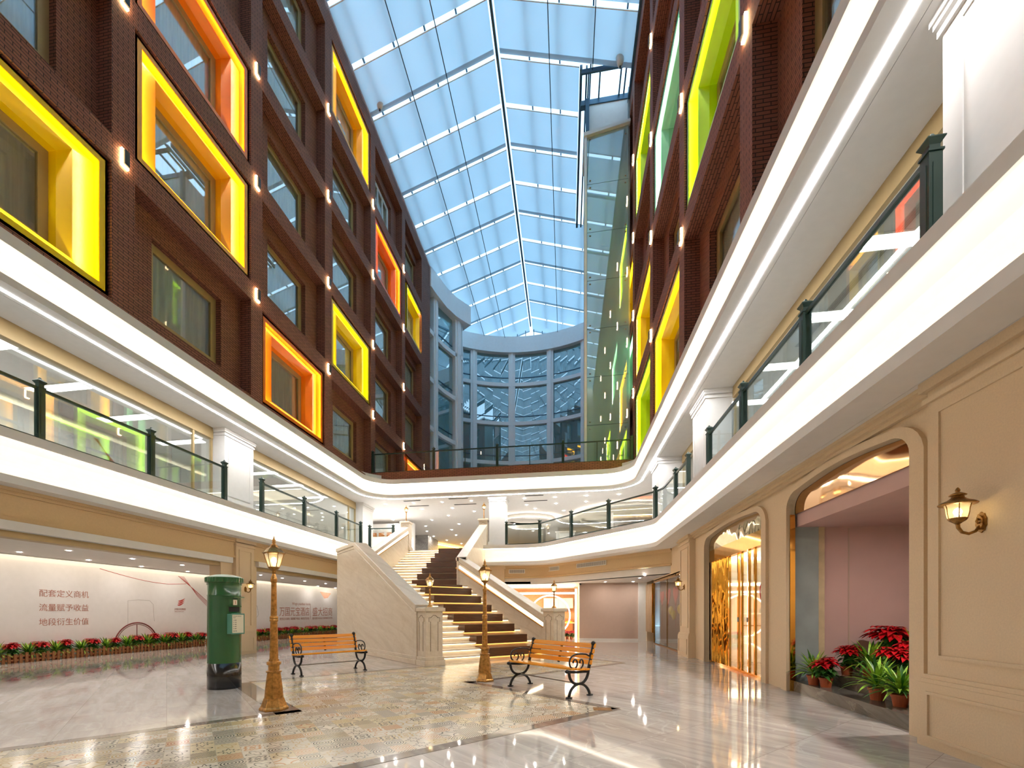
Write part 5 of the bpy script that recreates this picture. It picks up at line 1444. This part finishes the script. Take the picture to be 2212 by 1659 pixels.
# ================================================================== LIT SHOP BEHIND THE STAIRS
t = empty('ring_light',(-0.83,23.4,1.16)); tag(t,'big glowing white ring standing in the shop behind the right stair newel','ring light')
MB().tube([(1.02*cos(a),0,1.02*sin(a)) for a in [2*pi*i/48 for i in range(48)]],0.035,6,closed=True).build('tube',E_ring,t)
MB().box(-0.35,0.35,-0.12,0.12,-1.16,-1.0).build('stand',M_white,t)
t = empty('light_portal',(-3.2,22.2,0)); tag(t,'square white light frame around the shop opening behind the stairs','light portal')
MB().box(0.0,0.10,0,0.08,0,2.45).build('left_tube',E_ring,t); MB().box(3.62,3.72,0,0.08,0,2.45).build('right_tube',E_ring,t); MB().box(0,3.72,0,0.08,2.2,2.29).build('top_tube',E_ring,t)
S(MB().box(-9,0.75,27.0,27.2,0,2.8), 'wall_slat_back', M_slat)
mb = MB()
for i in range(70): mb.box(-4.2+0.07*i,-4.2+0.07*i+0.035,26.95,27.0,0,2.7)
S(mb, 'trim_slats', M_slat)
S(MB().box(0.62,0.75,22.05,27,0,2.8).box(-4.3,-4.2,22,27,0,2.8), 'wall_slat_side', M_slat)
o = MB().box(-3.6,0.4,22.9,24.6,2.66,2.69).build('ceiling_panel_light',E_shop); tag(o,'wide bright ceiling panel in the shop behind the stairs','ceiling light')
t = empty('bar_cabinet',(-1.3,26.2,0)); tag(t,'white wall cabinet with bottles at the back of the lit shop','cabinet')
MB().box(0,1.7,0.3,0.7,1.55,2.15).build('body',M_ivory,t)
for i in range(4): MB().box(0.02+0.42*i,0.42+0.42*i,0.27,0.30,1.57,2.13).build('door',M_white,t)
MB().box(0,1.7,0.3,0.7,0,0.95).build('base_unit',M_sofa,t)
for i in range(7):
    o = MB().lathe([(0.035,0),(0.035,0.18),(0.014,0.23),(0.014,0.29)],10).build('bottle',M_cam if i%2 else M_bronze,smooth=True); o.location = (-3.4+0.2*i,26.6,1.28)
    tag(o,'bottle on the back shelf of the lit shop, %s from the left' % ORD[i],'bottle','bottles on the back shelf')
o = MB().box(-3.7,-1.8,26.45,26.9,1.22,1.28).build('wall_shelf',M_ivory); tag(o,'white wall shelf carrying bottles at the back of the lit shop','shelf')
t = empty('armchair',(-0.35,24.6,0)); t.rotation_euler = (0,0,0.5); tag(t,'tan leather chair beside the table in the lit shop','chair')
MB().box(-0.28,0.28,-0.26,0.26,0.36,0.47).build('seat',M_sofa,t,bevel=0.03); MB().box(-0.30,0.30,0.20,0.30,0.40,0.88).build('backrest',M_sofa,t,bevel=0.04)
for x in (-0.24,0.24):
    for y in (-0.22,0.22): MB().tube([(x,y,0.37),(x*1.1,y*1.1,0)],0.018,6).build('leg',M_walnut,t)
t = empty('dining_table',(-0.05,25.3,0)); tag(t,'small wooden table set behind the tan chair in the lit shop','table')
MB().box(-0.5,0.5,-0.4,0.4,0.72,0.76).build('tabletop',M_slat,t)
for x in (-0.44,0.44):
    for y in (-0.34,0.34): MB().box(x-0.03,x+0.03,y-0.03,y+0.03,0,0.72).build('leg',M_walnut,t)
o = MB().box(-0.02,0.3,25.1,25.4,0.76,0.83).build('serving_tray',M_balloon); tag(o,'yellow tray on the table in the lit shop','tray')

# ================================================================== VENTS, DOWNLIGHTS, CEILING LIGHTS
def downlight_proto(em, r):
    t = empty('downlight',(0,0,0))
    MB().lathe([(r,-0.004),(r*1.35,-0.006),(r*1.4,0.0)],16,caps=False).build('trim_ring',M_white,t)
    MB().lathe([(r,-0.001),(0.001,-0.001)],12,caps=False).build('lens',em,t)
    return t
dl = downlight_proto(E_down,0.05); dlw = downlight_proto(E_downw,0.045)
hall = [(780+x*.1447,1040+y*.1447) for x,y in ((365,340),(515,435),(315,478),(785,325),(910,415),(480,572),(1210,310),(1365,398),(1645,292),(1690,447),(1305,510),(1058,578),(965,667),(1463,637),(985,745),(1355,722),(1420,802),(1085,820),(1280,878),(1497,928))]
hall += [(1060+x*.1989,1040+y*.1989) for x,y in ((365,185),(700,172),(1042,155),(1035,220),(710,240),(390,255),(482,296),(525,382),(795,318),(1395,140),(185,383),(257,460),(432,470),(460,537),(512,500),(630,562))]
for p in hall:
    x,y,z = at_z(p[0],p[1],6.99)
    if y > 47: continue
    tag(dup(dl,(x,y,6.99)),'small round recessed spotlight in the white ceiling of the upper stair hall','downlight','spotlights in the upper hall ceiling')
leftg = [(x*.1748,1160+y*.1748) for x,y in ((240,190),(850,172),(1090,288),(1637,272))]+[(x*.3376,1099+y*.3376) for x,y in ((848,322),(905,370),(1165,362),(1200,402))]+[(280+x*.235,1160+y*.235) for x,y in ((1205,352),(1405,380),(1610,407),(1800,430),(1703,453),(1845,470))]
for p in leftg:
    x,y,z = at_z(p[0],p[1],2.79)
    if x > -10.4: x = -10.6
    if x < -13.8: x = -13.8
    tag(dup(dlw,(x,y,2.797)),'small round recessed spotlight in the ceiling before the slogan boards','downlight','spotlights before the slogan boards')
rightg = [(1040+x*.1718,1180+y*.1718) for x,y in ((1235,415),(1645,378),(1557,450),(1907,447),(1990,402),(2055,370),(2135,330),(880,460),(475,462))]
for p in rightg:
    x,y,z = at_z(p[0],p[1],2.69)
    ins = False
    for i in range(len(poly)):
        (x1,y1),(x2,y2) = poly[i],poly[i-1]
        if (y1 > y) != (y2 > y) and x < (x2-x1)*(y-y1)/(y2-y1)+x1: ins = not ins
    if not ins: continue
    tag(dup(dlw,(x,y,2.697)),'small round recessed spotlight in the low ceiling under the right balcony','downlight','spotlights under the right balcony')
for pr in (dl,dlw):
    for ch in list(pr.children): bpy.data.objects.remove(ch)
    bpy.data.objects.remove(pr)
cp0 = empty('ceiling_light',(0,0,0))
MB().frame(-0.85,0.85,-0.19,0.19,0.02,-0.012,0.0,'Z') if False else None
MB().box(-0.87,0.87,-0.20,0.20,-0.012,-0.002).build('housing',M_white,cp0)
MB().quad((-0.83,-0.16,-0.014),(0.83,-0.16,-0.014),(0.83,0.16,-0.014),(-0.83,0.16,-0.014)).build('diffuser',E_panel,cp0)
for x in (-0.55,0.0,0.55): MB().lathe([(0.055,-0.03),(0.07,-0.014)],12,(x,0,0)).build('spot',E_pspot,cp0)
for i,(px_,py_,side) in enumerate(((126,839,'left'),(272,904,'left'),(392,956,'left'),(4,745,'left'),(580,1022,'left'),(630,1049,'left'),(680,1075,'left'),(1823,681,'right'),(1714,790,'right'),(1650,868,'right'),(1960,518,'right'))):
    x,y,z = at_z(px_,py_,6.98)
    dup(cp0,(x,y,6.998),0.0,label='long white ceiling light with three spots, %s upper shop, %s in its row' % (side, ORD[i if side == 'left' else i-7]),group='ceiling light panels in the %s upper shop' % side)['category'] = 'ceiling light'
for ch in list(cp0.children): bpy.data.objects.remove(ch)
bpy.data.objects.remove(cp0)
def vent(loc, ln, ht, ang, lab, flat=False):
    t = empty('air_vent',loc,ang); tag(t,lab,'vent')
    if flat:
        MB().box(-ln/2,ln/2,-ht/2,ht/2,-0.008,0).build('frame',M_vent,t)
        for k in range(4):
            y = -ht/2+ht*(k+0.5)/4; MB().box(-ln/2+.02,ln/2-.02,y-ht*.06,y+ht*.06,-0.014,-0.008).build('slat',M_cam,t)
        return
    MB().frame(-ln/2,ln/2,-ht/2,ht/2,0.025,-0.02,0.0,'Y').build('frame',M_ventfr,t)
    MB().box(-ln/2+.02,ln/2-.02,-0.006,0.0,-ht/2+.02,ht/2-.02).build('backing',M_vent,t)
    for k in range(int(ln/0.05)):
        x = -ln/2+0.04+0.05*k
        if x > ln/2-.03: break
        MB().box(x-.006,x+.006,-0.014,-0.004,-ht/2+.025,ht/2-.025).build('slat',M_ventfr,t) if k < 40 else None
# grilles on the curved frieze
def on_path(px_, path):
    dx, dy, _ = cray(px_,1200)
    for i in range(len(path)-1):
        p, q = Vector(path[i]), Vector(path[i+1])
        den = dx*(q.y-p.y)-dy*(q.x-p.x)
        if abs(den) < 1e-9: continue
        t = (p.x*(q.y-p.y)-p.y*(q.x-p.x))/den; r = Vector((dx*t,dy*t)); u = (r-p).dot(q-p)/(q-p).length_squared
        if t > 0 and -0.02 <= u <= 1.02: return r, atan2((q-p).y,(q-p).x)
for (xa,xb,yc_,lab) in ((1099,1134,1234.5,'short white air grille on the frieze, leftmost of three beside the stairs'),(1184,1209,1228.5,'smallest white air grille on the curved frieze, middle of three'),(1245,1309,1219,'long white air grille on the slanting frieze, nearest the right wall')):
    r, ang = on_path((xa+xb)/2, fr_path); ra,_ = on_path(xa,fr_path); rb2,_ = on_path(xb,fr_path)
    d = cray((xa+xb)/2,yc_); tt = r.x/d[0] if abs(d[0]) > 0.02 else r.y/d[1]
    vent((r.x+sin(ang)*0.012,r.y-cos(ang)*0.012,1.3+d[2]*tt),(rb2-ra).length,0.20,ang,lab)
for (px_,py_,ln,ang,lab) in ((890,1082,0.9,0,'thin grey ceiling grille above the left stair lantern'),(905,1093,1.1,0,'wider pale ceiling grille behind the left stair lantern'),(1005,1089.5,1.2,0,'dark ceiling grille above the right stair lantern'),(990,1077,1.0,0,'thin dark ceiling grille nearest the curved light line'),(1157,1082,1.2,0,'grey ceiling grille above the railing right of the hall column'),(1154,1070.5,0.9,0,'thin ceiling grille close to the light line right of the hall column')):
    x,y,z = at_z(px_,py_,6.99); vent((x,y,6.998),ln,0.12,ang,lab,True)
for (xx,y0,y1,lab) in ((-11.34,5.0,12.1,'long grey slot diffuser in the left upper ceiling'),(-11.34,13.6,19.6,'long grey slot diffuser in the left upper ceiling beyond the column'),(4.9,3.0,10.6,'long grey slot diffuser in the right upper ceiling')):
    vent((xx,(y0+y1)/2,6.998),y1-y0,0.13,pi/2,lab,True)
# little devices
t = empty('hanging_floodlight',(-9.35,0,0)); 
def flood(loc, sg, lab):
    t = empty('hanging_floodlight',loc); tag(t,lab,'floodlight')
    MB().tube([(0,0,0),(sg*0.25,0,0.06),(sg*0.55,0,0.02),(sg*0.6,0,-0.15)],0.03,6).build('bracket',M_cam,t)
    MB().lathe([(0.03,-0.95),(0.10,-0.9),(0.17,-0.7),(0.19,-0.4),(0.12,-0.2),(0.03,-0.15)],10,(sg*0.62,0,0)).build('housing',M_lampwhite,t,smooth=True)
    MB().lathe([(0.04,-1.02),(0.05,-0.95)],8,(sg*0.62,0,0)).build('lens_cap',M_cam,t)
bpy.data.objects.remove(t)
d = cray(795,200); k_ = -9.78/d[0]; flood((-9.78,d[1]*k_,1.3+d[2]*k_),1,'white hanging floodlight on a bracket at the left roof edge')
d = cray(1370,93); k_ = 3.05/d[0]; flood((3.05,d[1]*k_,1.3+d[2]*k_),-1,'white hanging floodlight on a bracket at the right roof edge')
o = MB().lathe([(0.001,-0.05),(0.04,-0.045),(0.05,0),(0.05,0.02)],12,(0.66,21.8,2.66)).build('dome_camera',M_cam,smooth=True); tag(o,'small black dome camera at the top left corner of the mauve wall','camera')
o = MB().box(0.36,0.60,6.16,6.34,0.0,0.006).build('floor_plate',M_gold); tag(o,'square brass plate set in the marble floor beyond the right bench','floor plate')
